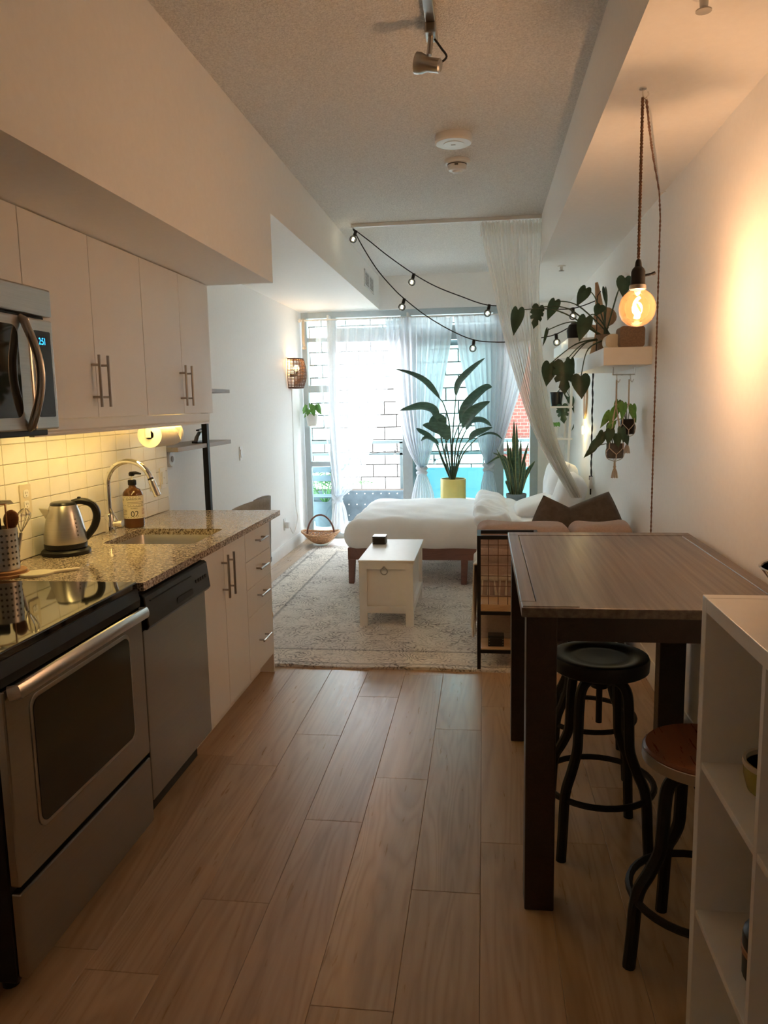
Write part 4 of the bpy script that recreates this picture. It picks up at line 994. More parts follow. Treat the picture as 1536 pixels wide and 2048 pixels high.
# vent grille in the side bulkhead
vy0, vy1, vz0, vz1 = 7.40, 8.02, 2.60, 2.762
vg = thing('vent_grille', 'white louvred air vent in the side bulkhead', 'vent', (XBULK, 7.7, vz0))
build(MB().box(XBULK, XBULK+.006, vy0, vy1, vz0, vz0+.02).box(XBULK, XBULK+.006, vy0, vy1, vz1-.02, vz1).box(XBULK, XBULK+.006, vy0, vy0+.04, vz0, vz1).box(XBULK, XBULK+.006, vy1-.04, vy1, vz0, vz1).box(XBULK, XBULK+.006, 7.69, 7.73, vz0, vz1), 'frame', M['trimwhite'], vg, smooth=0, bevel=.001)
build(MB().box(XBULK+.0005, XBULK+.0015, vy0+.03, vy1-.03, vz0+.015, vz1-.015), 'duct', M['slot'], vg, smooth=0)
for i in range(9):
    z = vz0+.026+i*.0135
    for a, b in ((vy0+.04, 7.69), (7.73, vy1-.04)): build(MB().obox((XBULK+.003, a, z), (XBULK+.003, b, z), .004, .004), 'louvre', M['trimwhite'], vg, smooth=0)

# ------------------------------------------------------------------ right wall: shelves and plants
s1 = thing('floating_shelf', 'long white box shelf holding the brown cubes and the trailing plant', 'shelf', (.75, 4.9, 1.70))
e0 = on(1207, 710, X=.61)
SY0 = 4.32; SZ0, SZ1 = 1.68, 1.775; SX0 = on(1207, 710, Y=SY0).x
build(MB().box(SX0, XR, SY0, 5.55, SZ0, SZ1), 'board', M['chest'], s1, smooth=0, bevel=.003)
s2 = thing('floating_shelf', 'second white shelf further along the wall behind the trailing plant', 'shelf', (.75, 6.2, 1.95))
z2 = on(1165, 675, X=.62)
build(MB().box(.60, XR, 5.75, 6.9, 1.86, 1.94), 'board', M['chest'], s2, smooth=0, bevel=.003)
def rbox(name, mat, px0, px1, ytop, Y, depth, zb, label, cat, r=.03):
    a = on(px0, ytop, Y=Y); b = on(px1, ytop, Y=Y)
    mb = MB().prism(rrect(a.x, min(b.x, XR-.01), zb, a.z, r, 5), 'y', Y, Y+depth)
    return single(mb, name, M[mat], label, cat, bevel=.004)
rbox('brown_cube', 'brownbox', 1240, 1291, 652, 4.36, .13, SZ1, 'brown fabric cube with rounded corners on the near end of the white shelf', 'box', .02)
rbox('cream_jar', 'cream', 1211, 1243, 668, 4.42, .12, SZ1, 'low cream rounded pot beside the brown fabric cube', 'pot', .035)
# black lens-shaped ornament on the second shelf
q = on(1142, 642, Y=5.85)
ob = thing('black_jar', 'black jar with a chrome rim on the second white shelf', 'jar', (.68, 5.85, 1.94))
build(MB().lathe([(.045, 0), (.055, .01), (.06, .06), (.045, .10), (.03, .11), (0, .11)], (.66, 5.87, 1.94), 22), 'body', M['black'], ob)
build(MB().lathe([(.031, .108), (.034, .112), (.031, .118), (.028, .114), (.031, .108)], (.66, 5.87, 1.94), 22), 'rim', M['chrome'], ob)
# driftwood pieces
dwd = thing('driftwood_ornament', 'pale driftwood horn and knot standing behind the trailing plant', 'ornament', (.74, 5.25, SZ1))
p0 = V((.74, 5.35, SZ1)); tipw = on(1193, 565, Y=5.35)
build(MB().tube(spline([p0+V((0, 0, .0)), p0.lerp(tipw, .35)+V((.03, 0, 0)), p0.lerp(tipw, .75)+V((.015, 0, 0)), tipw], 5), [.05-.0027*i for i in range(16)], 9), 'horn', M['driftwood'], dwd)
kn = on(1210, 634, Y=5.30)
build(MB().sphere(kn, .075, 12, 8, (1, .6, .85)), 'knot', M['driftwood'], dwd)
build(MB().tube(spline([kn+V((.01, 0, -.04)), kn+V((-.06, 0, -.07)), kn+V((-.13, 0, -.04))], 5), [.035-.0025*i for i in range(11)], 8), 'branch', M['driftwood'], dwd)

HEART = [(0, .06), (.10, .155), (.22, .20), (.34, .17), (.44, .06), (.47, -.09), (.43, -.26), (.33, -.44), (.19, -.62), (.07, -.76), (0, -.85)]
SPLIT = [(0, .06), (.10, .155), (.24, .19), (.37, .14), (.46, .0), (.30, -.06), (.47, -.12), (.47, -.24), (.24, -.22), (.43, -.36), (.36, -.48), (.17, -.44), (.25, -.62), (.10, -.74), (0, -.85)]
def heart(name, par, base, tip, w, nrm, mat, outline=HEART, cup=.25):
    """heart leaf: base = stalk joint, tip = leaf tip, nrm = the way its face looks"""
    base = V(base); tip = V(tip); d = (base-tip); L = d.length/.91; d.normalize()
    nrm = V(nrm); nrm = (nrm-d*nrm.dot(d)).normalized(); s = d.cross(nrm).normalized()
    ol = [(x, y) for x, y in outline]+[(-x, y) for x, y in outline[-2:0:-1]]
    vs = []; W2 = w/.94
    def pt(x, y, b=0): return base + s*x*W2 + d*(y-.06)*L + nrm*(-cup*W2*(x*x)*2.2 - .10*L*max(0, -y)**2 + b)
    mid = [(0, .06-.91*k/6) for k in range(7)]
    n = len(ol); vs = [pt(*p) for p in ol]; vs += [pt(x*.5, y*.5-.17) for x, y in ol]; vs.append(pt(0, -.25))
    fs = [(i, (i+1) % n, n+(i+1) % n, n+i) for i in range(n)]+[(n+i, n+(i+1) % n, 2*n) for i in range(n)]
    return build(MB().add(vs, fs), name, M[mat], par, smooth=60)
ms = V((.76, 5.0, SZ1))
mo = thing('trailing_monstera', 'trailing monstera with dark heart-shaped leaves in a pot on the white shelf', 'plant', ms)
build(MB().lathe([(.05, 0), (.06, .008), (.068, .11), (.07, .12), (.062, .12), (.06, .10), (0, .10)], ms, 24), 'pot', M['brownbox'], mo)
build(MB().lathe([(0, .098), (.058, .098), (0, .104)], ms, 18), 'soil', M['soil'], mo)
st0 = ms+V((0, 0, .10))
LV = [  # base px, tip px, width px, depth Y, outline, facing
    ((1036, 620), (1026, 671), 27, 4.95, HEART, (-.3, -1, .1)), ((1078, 614), (1068, 658), 27, 5.05, SPLIT, (.3, -1, .1)),
    ((1110, 602), (1094, 640), 24, 5.1, HEART, (-.4, -1, .1)), ((1172, 577), (1153, 612), 24, 5.0, HEART, (-.2, -1, .2)),
    ((1210, 578), (1215, 616), 13, 5.2, HEART, (.7, -1, 0)), ((1250, 556), (1246, 594), 30, 4.75, HEART, (0, -1, .1)),
    ((1201, 611), (1190, 632), 22, 4.9, HEART, (-.2, -1, .3)), ((1172, 636), (1158, 683), 29, 4.85, HEART, (-.1, -1, .2)),
    ((1095, 660), (1087, 693), 9, 4.95, HEART, (.8, -1, .0)), ((1100, 728), (1092, 773), 31, 4.95, HEART, (-.2, -1, .2)),
    ((1128, 726), (1130, 790), 42, 4.9, SPLIT, (.1, -1, .2)), ((1162, 753), (1164, 798), 37, 4.75, HEART, (.05, -1, .15)),
    ((1141, 720), (1143, 765), 20, 5.05, HEART, (.4, -1, .1))]
for (b, t, w, Y, ol, nr) in LV:
    B = on(*b, Y=Y); T_ = on(*t, Y=Y-.02)
    heart('leaf', mo, B, T_, w*Y/F, nr, 'leafdark', ol)
    md = st0.lerp(B, .55)+V((0, 0, .07 if B.z > 1.85 else .05))
    if B.z < 1.7: md = V((st0.x-.10, st0.y-.05, st0.z+.02)).lerp(B, .35)
    build(MB().tube(spline([st0+V((random.uniform(-.03, .03), random.uniform(-.03, .03), 0)), md, B], 7), [.0045]*8+[.0032]*7, 6), 'stalk', M['stem'], mo)
build(MB().tube([(.70, 5.05, SZ1+.02), (.70, 5.05, SZ1+.36), (.72, 5.05, SZ1+.39)], .003, 6), 'support_wire', M['blackwire'], mo)

# hanging planters
def planter(name, label, hook, potc, pr, ph, mat, leaves, lm, bottom, seedv):
    rnd = random.Random(seedv); hook = V(hook); c = V(potc)
    o = thing(name, label, 'planter', c, 'macrame planters under the white shelf')
    build(MB().lathe([(pr*.86, 0), (pr*.93, .004), (pr, ph*.9), (pr, ph), (pr*.9, ph), (pr*.88, ph*.85), (0, ph*.82)], c, 26), 'pot', M[mat], o)
    build(MB().lathe([(0, ph*.83), (pr*.88, ph*.83), (0, ph*.88)], c, 16), 'soil', M['soil'], o)
    kz = hook.z-.14; kn = V((hook.x, hook.y, kz))
    build(MB().tube([hook, kn], .0045, 8).sphere(kn, .008, 8, 6), 'top_cord', M['cord'], o)
    bt = c-V((0, 0, .02))
    for i in range(4):
        a = PI/4+i*PI/2; e = V((math.cos(a), math.sin(a), 0)); a2 = a+PI/4; e2 = V((math.cos(a2), math.sin(a2), 0)); a3 = a-PI/4; e3 = V((math.cos(a3), math.sin(a3), 0))
        build(MB().tube([kn, c+e*(pr+.004)+V((0, 0, ph+.004)), c+e*(pr+.005)+V((0, 0, ph*.72))], .0026, 6), 'cord', M['cord'], o)
        mb = MB()
        for q in (e2, e3): mb.tube(spline([c+e*(pr+.005)+V((0, 0, ph*.72)), c+(e+q).normalized()*(pr+.0035)+V((0, 0, ph*.5)), c+q*(pr*.97+.003)+V((0, 0, ph*.26)), c+q*(pr*.8)+V((0, 0, -.004)), bt], 4), .0022, 6)
        build(mb, 'net_cord', M['cord'], o)
    tb_ = c-V((0, 0, .05)); mb = MB().tube([bt, tb_], .006, 8).sphere(tb_, .009, 8, 6)
    for i in range(8):
        a = 2*PI*i/8; mb.tube([tb_, tb_+V((math.cos(a)*.012, math.sin(a)*.012, -.03)), tb_+V((math.cos(a)*.017, math.sin(a)*.017, -bottom))], .0028, 5)
    build(mb, 'tassel', M['cord'], o)
    for (dx, dy, dz, L, w) in leaves:
        B = c+V((0, 0, ph*.85))+V((dx, dy, dz)); T2 = B+V((dx*.6+rnd.uniform(-.01, .01), dy*.4-.02, -L))
        build(MB().tube(spline([c+V((dx*.15, dy*.15, ph*.85)), c+V((dx*.45, dy*.45, ph*.85+dz*.8+.015)), B], 4), .0022, 5), 'stalk', M['stem'], o)
        heart('leaf', o, B, T2, w, (dx*2+rnd.uniform(-.3, .3), -1, .5), lm)
q = on(1230, 900, Y=4.52); x1 = q.x
zt, zbm = on(1230, 887, Y=4.52).z, on(1230, 916, Y=4.52).z
pr1 = .5*(on(1247, 900, Y=4.52).x-on(1212, 900, Y=4.52).x)
hr = thing('hook_rail', 'slim steel rail with hooks under the white shelf', 'rail', (.78, 4.6, SZ0))
build(MB().tube([(x1-.02, 4.52, SZ0-.045), (XR-.05, 4.52, SZ0-.045), (XR-.05, 4.52, SZ0)], .004, 8).tube([(x1-.02, 4.52, SZ0-.045), (x1-.02, 4.52, SZ0)], .004, 8), 'rail', M['chrome'], hr)
for xh in (x1, XR-.075): build(MB().tube(spline([(xh, 4.52, SZ0-.041), (xh, 4.51, SZ0-.07), (xh+.01, 4.51, SZ0-.085), (xh+.018, 4.51, SZ0-.07)], 4), .0028, 6), 'hook', M['chrome'], hr)
planter('hanging_planter', 'wide grey pot with drooping leaves in a low macrame hanger', (x1, 4.52, SZ0-.07), (x1, 4.52, zbm), pr1, zt-zbm, 'concretepot',
        [(-.075, -.01, .06, .085, .055), (-.10, -.02, .03, .07, .05), (-.035, -.04, .09, .08, .055), (.03, -.03, .10, .08, .05), (.05, .02, .07, .07, .05), (-.06, .04, .075, .08, .055), (-.115, .0, -.005, .06, .04), (.0, -.05, .065, .07, .05), (-.02, .03, .12, .07, .05)], 'leafdark', .065, 3)
c2x = on(1262, 852, Y=4.60)
planter('hanging_planter', 'small black pot with pale green leaves in a high macrame hanger', (XR-.075, 4.55, SZ0-.07), (XR-.075, 4.57, on(1262, 868, Y=4.57).z), .041, .085, 'black',
        [(-.07, -.02, .07, .09, .05), (-.10, .0, .05, .085, .045), (-.03, -.04, .10, .09, .045), (.02, -.03, .09, .08, .045), (.025, .01, .07, .08, .04), (-.05, .03, .115, .08, .04), (-.085, -.03, .0, .075, .04)], 'leafbright', .06, 5)
# string-light lead hanging down the wall to its plug
lead = thing('string_light_lead', 'twisted black cable hanging down the right wall to a white plug', 'cable', (XR-.02, 6.1, .9))
a = on(1187, 735, X=XR-.015); b = on(1186, 955, X=XR-.015); YA = a.y
pth = [V((XR-.018, YA+.012*math.sin(i*.5), 1.86-(1.86-b.z)*i/60)) for i in range(61)]
twist(pth, .006, 'cable', lead, 7, 'blackwire')
build(MB().cbox((XR-.02, YA, b.z-.05), (.025, .045, .10)), 'plug', M['white'], lead, bevel=.004)
build(MB().cbox((XR-.02, YA, b.z-.012), (.028, .03, .035)), 'connector', M['black'], lead, bevel=.003)
build(MB().tube([(XR-.02, YA, b.z-.10), (XR-.02, YA, b.z-.15)], .006, 6), 'tail', M['blackwire'], lead)
# carved wooden feather on the wall and a small picture
fe = on(1170, 785, X=XR-.012)
ft = thing('wooden_feather', 'long pointed wooden feather ornament hung on the right wall', 'ornament', fe)
zt_, zb_ = on(1168, 735, X=XR-.012).z, on(1172, 838, X=XR-.012).z
pts = [(fe.y+.0, zt_)]+[(fe.y+.11*math.sin(PI*(k/10))**.7, zt_+(zb_-zt_)*k/10) for k in range(1, 10)]+[(fe.y, zb_)]+[(fe.y-.11*math.sin(PI*(k/10))**.7, zt_+(zb_-zt_)*k/10) for k in range(9, 0, -1)]
build(MB().prism(pts, 'x', XR-.016, XR-.001), 'blade', M['lightwood'], ft, bevel=.003)
build(MB().tube([(XR-.017, fe.y, zt_), (XR-.017, fe.y, zb_)], .004, 6), 'rib', M['boardwood'], ft)
pcx = on(1167, 697, X=XR-.01)
pi_ = thing('small_picture', 'small tan picture hung above the wooden feather', 'picture', pcx)
build(MB().box(XR-.018, XR, pcx.y-.16, pcx.y+.16, 1.93, 2.18), 'frame', M['trimwhite'], pi_, smooth=0, bevel=.002)
build(MB().box(XR-.020, XR-.016, pcx.y-.12, pcx.y+.12, 1.97, 2.14), 'print', M['lightwood'], pi_, smooth=0)
# slim warm wall light behind the plants
wl_ = on(1166, 860, X=XR-.02)
wg = thing('wall_glow_light', 'slim warm light glowing on the right wall below the wooden feather', 'light', wl_)
build(MB().tube([(XR-.012, wl_.y, wl_.z-.04), (XR-.012, wl_.y, wl_.z+.04)], .008, 8), 'body', M['white'], wg)
build(MB().tube([(XR-.024, wl_.y, wl_.z-.035), (XR-.024, wl_.y, wl_.z+.035)], .005, 8), 'tube', emit('glow_tube', (1, .72, .25), 2.0), wg)
gd = bpy.data.lights.new('wall_glow', 'POINT'); gd.energy = .7; gd.color = (1, .72, .25); gd.shadow_soft_size = .02
go = bpy.data.objects.new('wall_glow', gd); COL.objects.link(go); go.parent = wg; go.location = (-.03, 0, 0)
# ------------------------------------------------------------------ rug
rg_ = MB(); nx, ny = 60, 70
def rugpt(u, v):
    x = -RUGH[0]+2*RUGH[0]*u; y = -RUGH[1]+2*RUGH[1]*v
    e = .006*math.sin(x*9)+.004*math.sin(x*23+1)
    lift = 0.004*max(0, 1-v*14)*(1+math.sin(x*7))
    return (x, y+(e if v < .02 else 0), .010+lift)
rg_.grid(rugpt, nx, ny)
for v_ in (0, 1):
    rg_.grid(lambda u, w: (lambda p: (p[0], p[1], p[2]*w))(rugpt(u, v_)), nx, 1)
for u_ in (0, 1):
    rg_.grid(lambda v, w: (lambda p: (p[0], p[1], p[2]*w))(rugpt(u_, v)), ny, 1)
ro = single(rg_, 'area_rug', M['rug'], 'faded beige and grey patterned area rug', 'rug', smooth=60)
ro.location = (RUGC[0], RUGC[1], 0)
RZ = .0105
# ------------------------------------------------------------------ white chest as coffee table
hx0, hx1, hy0, hy1, hz = -.832, -.468, 5.0, 5.79, .455
ct_ = thing('coffee_table_chest', 'white wooden chest with a ring pull used as coffee table', 'chest', ((hx0+hx1)/2, (hy0+hy1)/2, RZ))
build(MB().box(hx0-.004, hx1+.012, hy0-.012, hy1+.012, hz-.014+RZ, hz+RZ), 'lid', M['chest'], ct_, smooth=0, bevel=.003)
build(MB().box(hx0+.024, hx1-.024, hy0+.024, hy1-.024, .105, hz-.014+RZ), 'body', M['chest'], ct_, smooth=0)
def frame_end(y, s, nm):
    y1 = y+s*.026; a, b = min(y, y1), max(y, y1)
    for bx in ((hx0+.052, hx1-.052, hz-.052, hz-.004), (hx0+.052, hx1-.052, .10, .148)): build(MB().box(bx[0], bx[1], a, b, bx[2], bx[3]), 'rail', M['chest'], ct_, smooth=0, bevel=.001)
frame_end(hy0, 1, 'f'); frame_end(hy1, -1, 'b')
for x in (hx0, hx1):
    s = 1 if x == hx0 else -1; a, b = sorted((x, x+s*.026))
    for (p, q_) in ((hz-.052, hz-.004), (.10, .148)): build(MB().box(a, b, hy0+.05, hy1-.05, p, q_), 'rail', M['chest'], ct_, smooth=0, bevel=.001)
for x in (hx0, hx1):
    for y in (hy0, hy1):
        sx = 1 if x == hx0 else -1; sy = 1 if y == hy0 else -1
        L_ = [(x, y), (x+sx*.052, y), (x+sx*.052, y+sy*.026), (x+sx*.026, y+sy*.026), (x+sx*.026, y+sy*.05), (x, y+sy*.05)]
        build(MB().prism(L_, 'z', RZ, hz-.004), 'leg', M['chest'], ct_, smooth=0)
rc = V(((hx0+hx1)/2-.01, hy0-.002, hz-.052))
rp = build(MB().sphere(rc+V((0, -.006, .012)), .010, 10, 7), 'pull_boss', M['nickel'], ct_)
build(MB().tube([rc+V((.022*math.cos(t*PI/12), -.010, -.012+.022*math.sin(t*PI/12))) for t in range(24)], .0036, 6, closed=True), 'ring_pull', M['nickel'], rp)
q = on(758, 1089, Z=hz+RZ)
def blackbox(name, label, c, w, d, h):
    o = thing(name, label, 'box', c); c = V(c)
    build(MB().box(c.x-w/2, c.x+w/2, c.y-d/2, c.y+d/2, c.z, c.z+h*.8), 'box', M['darkgrey'], o, smooth=0, bevel=.002)
    l_ = build(MB().box(c.x-w/2-.001, c.x+w/2+.001, c.y-d/2-.001, c.y+d/2+.001, c.z+h*.8, c.z+h), 'lid', M['screen'], o, smooth=0, bevel=.002)
    for sx in (-1, 1):
        for k in range(3): build(MB().disc((c.x+sx*(w/2-.006), c.y-d/2-.0008, c.z+h*(.2+.25*k)), .0018, .001, 'y', 6), 'stud', M['white'], o, smooth=0)
blackbox('black_box', 'small black studded box on top of the white chest', (q.x, q.y+.05, hz+RZ), .098, .10, .06)
# ------------------------------------------------------------------ wire rack beside the sofa
kx0, kx1, ky0, ky1, kz = -.037, .30, 4.195, 4.40, .772
sr_ = thing('wire_side_rack', 'black metal side rack with a wire grid and wooden shelves behind the table leg', 'rack', ((kx0+kx1)/2, 4.3, RZ))
T = .02
for x in (kx0, kx1-T):
    for y in (ky0, ky1-T): build(MB().box(x, x+T, y, y+T, RZ, kz), 'post', M['blackmetal'], sr_, smooth=0)
for z in (kz-T, .325, .105):
    for y in (ky0, ky1-T): build(MB().box(kx0+T, kx1-T, y, y+T, z, z+T), 'rail', M['blackmetal'], sr_, smooth=0)
    for x in (kx0, kx1-T): build(MB().box(x, x+T, ky0+T, ky1-T, z, z+T), 'rail', M['blackmetal'], sr_, smooth=0)
build(MB().box(kx0+T, kx1-T, ky0+.004, ky1-.004, .345, .385), 'shelf_board', M['lightwood'], sr_, smooth=0, bevel=.002)
build(MB().box(kx0+T, kx1-T, ky0+.004, ky1-.004, .118, .132), 'shelf_board', M['lightwood'], sr_, smooth=0, bevel=.002)
for i in range(1, 6):
    x = kx0+T/2+i*(kx1-kx0-T)/6; build(MB().tube([(x, ky0+.006, .385), (x, ky0+.006, kz-T)], .0022, 6), 'wire', M['rattan'], sr_)
for i in range(6):
    z = .43+i*.058; build(MB().tube([(kx0+T, ky0+.009, z), (kx1-T, ky0+.009, z)], .0022, 6), 'wire', M['rattan'], sr_)
blackbox('black_box', 'small black studded box on the lower board of the wire side rack', (on(992, 1296, Y=4.26).x, 4.27, .132), .088, .07, .062)
# ------------------------------------------------------------------ sofa with its back to the kitchen
def softbox(x0, x1, y0, y1, z0, z1, r, amp=.008, seg=10, seed=0, sag=0):
    """a padded box: rounded, slightly uneven"""
    rnd = random.Random(seed); ph = [rnd.uniform(0, 6) for _ in range(6)]
    mb = MB(); cx, cy, cz = (x0+x1)/2, (y0+y1)/2, (z0+z1)/2; hx, hy, hz_ = (x1-x0)/2, (y1-y0)/2, (z1-z0)/2
    def warp(p):
        q = V(p); inner = V((max(-hx+r, min(hx-r, q.x)), max(-hy+r, min(hy-r, q.y)), max(-hz_+r, min(hz_-r, q.z))))
        d = q-inner; 
        if d.length > 1e-9: q = inner+d.normalized()*r
        b = amp*(math.sin(q.x*17+ph[0])*math.sin(q.y*15+ph[1])+math.sin(q.z*21+ph[2]+q.x*6))
        n_ = d.normalized() if d.length > 1e-9 else V((0, 0, 0))
        q = q+n_*b
        if sag and q.z > 0: q.z -= sag*(1-(q.x/hx)**2)*(1-(q.y/hy)**2)
        return (q.x+cx, q.y+cy, q.z+cz)
    for ax in range(3):
        for s in (-1, 1):
            def fn(u, v, ax=ax, s=s):
                # crowd samples to the rounded rim
                f = lambda t: -math.cos(PI*t)*.35+(2*t-1)*.65
                a, b = f(u), f(v); p = [0, 0, 0]; h = (hx, hy, hz_)
                p[ax] = s*h[ax]; o_ = [i for i in range(3) if i != ax]; p[o_[0]] = a*h[o_[0]]; p[o_[1]] = b*h[o_[1]]
                return warp(p)
            mb.grid(fn, seg, seg)
    return mb
def weld(o, d=.0008):
    m = o.modifiers.new('weld', 'WELD'); m.merge_threshold = d; return o
def soft(name, mat, par, *a, **kw):
    mb = softbox(*a, **kw); import bmesh
    o = build(mb, name, mat, par, smooth=0)
    b = bmesh.new(); b.from_mesh(o.data); bmesh.ops.remove_doubles(b, verts=b.verts, dist=.0006); bmesh.ops.recalc_face_normals(b, faces=b.faces); b.to_mesh(o.data); b.free()
    o.data.polygons.foreach_set('use_smooth', [True]*len(o.data.polygons)); return o
so_ = thing('sofa', 'dusty pink two-seat sofa seen from behind the dark table', 'sofa', (.42, 4.85, RZ))
S0, S1 = -.035, .86
soft('frame', M['sofa'], so_, S0, S1, 4.45, 5.30, .10, .40, .03, amp=.002)
soft('back', M['sofa'], so_, S0, S1, 4.44, 4.62, .12, .66, .05, amp=.004, seed=1)
soft('back_cushion', M['sofa'], so_, S0+.0, .50, 4.46, 4.72, .44, .785, .06, amp=.006, seed=2, seg=14)
soft('back_cushion', M['sofa'], so_, .505, S1, 4.46, 4.74, .44, .785, .06, amp=.007, seed=3, seg=14)
soft('seat_cushion', M['sofa'], so_, S0+.01, .405, 4.70, 5.32, .40, .52, .05, amp=.004, seed=4)
soft('seat_cushion', M['sofa'], so_, .415, S1-.01, 4.70, 5.32, .40, .52, .05, amp=.004, seed=5)
for x in (S0+.06, S1-.06):
    for y in (4.52, 5.22): build(MB().lathe([(.016, 0), (.022, .095)], (x, y, RZ), 12), 'foot', M['espresso'], so_)
# throw over the sofa's end and hem with tassels
th = thing('throw_blanket', 'cream fringed throw hanging over the end of the pink sofa', 'throw', (S0-.02, 4.75, .2))
def thr(u, v):
    # over the top of the cushion and down the end
    y = 4.60+.50*u+.012*math.sin(v*9); L = v
    if L < .3: return (S0+.24-.9*L*.9, y, .53+.004*math.sin(u*20))
    z = .525-(L-.3)*.50
    return (S0-.016-.010*math.sin(u*11+v*3)-.012*(L-.3), y, z)
build(MB().grid(thr, 24, 26), 'cloth', M['throw'], th, solid=.008, smooth=80)
for i in range(14):
    p = V(thr(i/13, 1.0)); mb = MB().tube([p+V((0, 0, .01)), p+V((-.006, .004*(i % 3-1), -.05)), p+V((-.004, .010*(i % 3-1), -.10))], [.004, .006, .009], 6)
    build(mb, 'tassel', M['throw'], th)
for i in range(8):
    x = kx0+.03+i*.034; p = V((x, 4.425, .47))
    build(MB().tube([p, p+V((.002*(i % 3-1), -.004, -.03)), p+V((.010*((i*7) % 3-1), -.006, -.085))], [.004, .005, .009], 6), 'tassel', M['throw'], th)
build(MB().grid(lambda u, v: (S0+.01+.40*u, 4.432-.006*math.sin(u*25+v*2), .50-.035*v), 20, 3), 'hem', M['throw'], th, solid=.006, smooth=80)
def pillow(name, mat, label, c, w, h, t, rot, group=None, seed=0, cat='pillow'):
    """stuffed square pillow with pinched corners"""
    rnd = random.Random(seed); mb = MB(); N = 16
    for s in (-1, 1):
        def fn(u, v, s=s):
            a, b = 2*u-1, 2*v-1
            pin = 1-.10*(abs(a)*(1-b*b)*0+0)
            ex = 1-.09*(1-b*b)**1.0*abs(a)**4 if False else 1
            x = a*(1-.045*(1-abs(b)**2)*abs(a)**3); y = b*(1-.045*(1-abs(a)**2)*abs(b)**3)
            k = 1-.075*(a*b)**2; x *= k; y *= k
            z = s*max(0, (1-a**4))**.6*max(0, (1-b**4))**.6
            z *= 1+.06*math.sin(a*5+seed)*math.sin(b*6+seed*2)
            return (x*w/2, z*t/2, y*h/2)
        mb.grid(fn, N, N)
    mb.xform(Matrix.Translation(V(c)) @ Euler(rot).to_matrix().to_4x4())
    o = build(mb, name, M[mat], None, smooth=0)
    import bmesh
    b = bmesh.new(); b.from_mesh(o.data); bmesh.ops.remove_doubles(b, verts=b.verts, dist=.0006); bmesh.ops.recalc_face_normals(b, faces=b.faces); b.to_mesh(o.data); b.free()
    o.data.polygons.foreach_set('use_smooth', [True]*len(o.data.polygons))
    return tag(o, label, cat, group)
pillow('throw_pillow', 'brownpillow', 'dark brown throw pillow slumped flat against the sofa back', (.47, 4.90, .715), .36, .30, .13, (-.45, .50, .12), seed=1)
pillow('throw_pillow', 'brownpillow', 'dark brown throw pillow with one corner pointing up on the sofa', (.655, 4.90, .735), .40, .30, .13, (-.38, -.42, -.12), seed=2)
# ------------------------------------------------------------------ bed
BX0, BX1, BY0, BY1 = -1.125, .84, 6.22, 7.70
be = thing('bed', 'wooden platform bed with white bedding', 'bed', ((BX0+BX1)/2, (BY0+BY1)/2, 0))
for a in ((BX0, BX1, BY0, BY0+.03), (BX0, BX1, BY1-.03, BY1), (BX0, BX0+.03, BY0+.03, BY1-.03), (BX1-.03, BX1, BY0+.03, BY1-.03)): build(MB().box(*a, .215, .315), 'side_rail', M['bedwood'], be, smooth=0, bevel=.003)
for x in (BX0+.002, -.185, BX1-.07):
    for y in (BY0+.002, BY1-.062):
        build(MB().prism([(x, .28), (x, RZ), (x+.045, RZ), (x+.062, .28)], 'y', y, y+.06), 'leg', M['bedwood'], be, smooth=0, bevel=.003)
for i in range(9): x = BX0+.1+i*.22; build(MB().box(x, x+.07, BY0+.03, BY1-.03, .285, .303), 'slat', M['lightwood'], be, smooth=0)
soft('mattress', M['linen'], be, BX0+.02, BX1-.01, BY0+.02, BY1-.02, .315, .48, .06, amp=.002)
# duvet: thick, rounded over the foot and hanging down the sides
def crease(mb, amp, fx, fy, ph):
    out = []
    for x, y, z in mb.v:
        w = amp*(math.sin(x*fx+2.2*math.sin(y*3+ph)+ph)*.6+math.sin(y*fy+1.7*math.sin(x*4.3)+ph*2)*.5+math.sin((x+y)*fx*1.9+ph)*.35)
        out.append((x, y-.4*w, z+w))
    mb.v = out; return mb
def softobj(mb, name, mat, par):
    import bmesh
    o = build(mb, name, mat, par, smooth=0)
    b = bmesh.new(); b.from_mesh(o.data); bmesh.ops.remove_doubles(b, verts=b.verts, dist=.0006); bmesh.ops.recalc_face_normals(b, faces=b.faces); b.to_mesh(o.data); b.free()
    o.data.polygons.foreach_set('use_smooth', [True]*len(o.data.polygons)); return o
softobj(crease(softbox(BX0-.035, .36, BY0-.045, BY1+.04, .285, .553, .125, amp=.004, seg=44, seed=8), .007, 9, 11, .7), 'duvet', M['linen'], be)
softobj(crease(softbox(-.08, .20, BY0-.05, BY1+.02, .43, .598, .075, amp=.014, seg=44, seed=9), .020, 19, 17, 1.9), 'duvet_fold', M['linen'], be)
softobj(crease(softbox(.18, BX1-.02, BY0-.01, BY1, .43, .525, .045, amp=.004, seg=20, seed=12), .004, 12, 9, .3), 'sheet', M['linen'], be)
gw_ = 'white bed pillows'
pillow('bed_pillow', 'linen', 'large white pillow leaning on the wall at the far side of the bed', (.70, 7.22, .735), .78, .46, .26, (.12, 0, PI/2+.06), None, 4)
pillow('bed_pillow', 'linen', 'large white pillow propped at the near side of the bed under the draped gauze', (.70, 6.52, .70), .66, .42, .24, (.30, 0, PI/2-.05), None, 5)
pillow('bed_pillow', 'linen', 'white pillow lying flat in front of the propped pillows', (.45, 6.85, .585), .66, .40, .14, (PI/2-.28, 0, PI/2), None, 6)
hb_ = thing('bed_lamp', 'small warm clip lamp glowing behind the brown pillows', 'lamp', on(1137, 998, Y=6.3))
q = on(1136, 1000, Y=6.28)
build(MB().obox(q+V((-.035, 0, -.05)), q+V((.035, 0, .05)), .03, .035), 'shade', emit('bed_lamp_glow', (1, .62, .25), 1.0), hb_, bevel=.006)
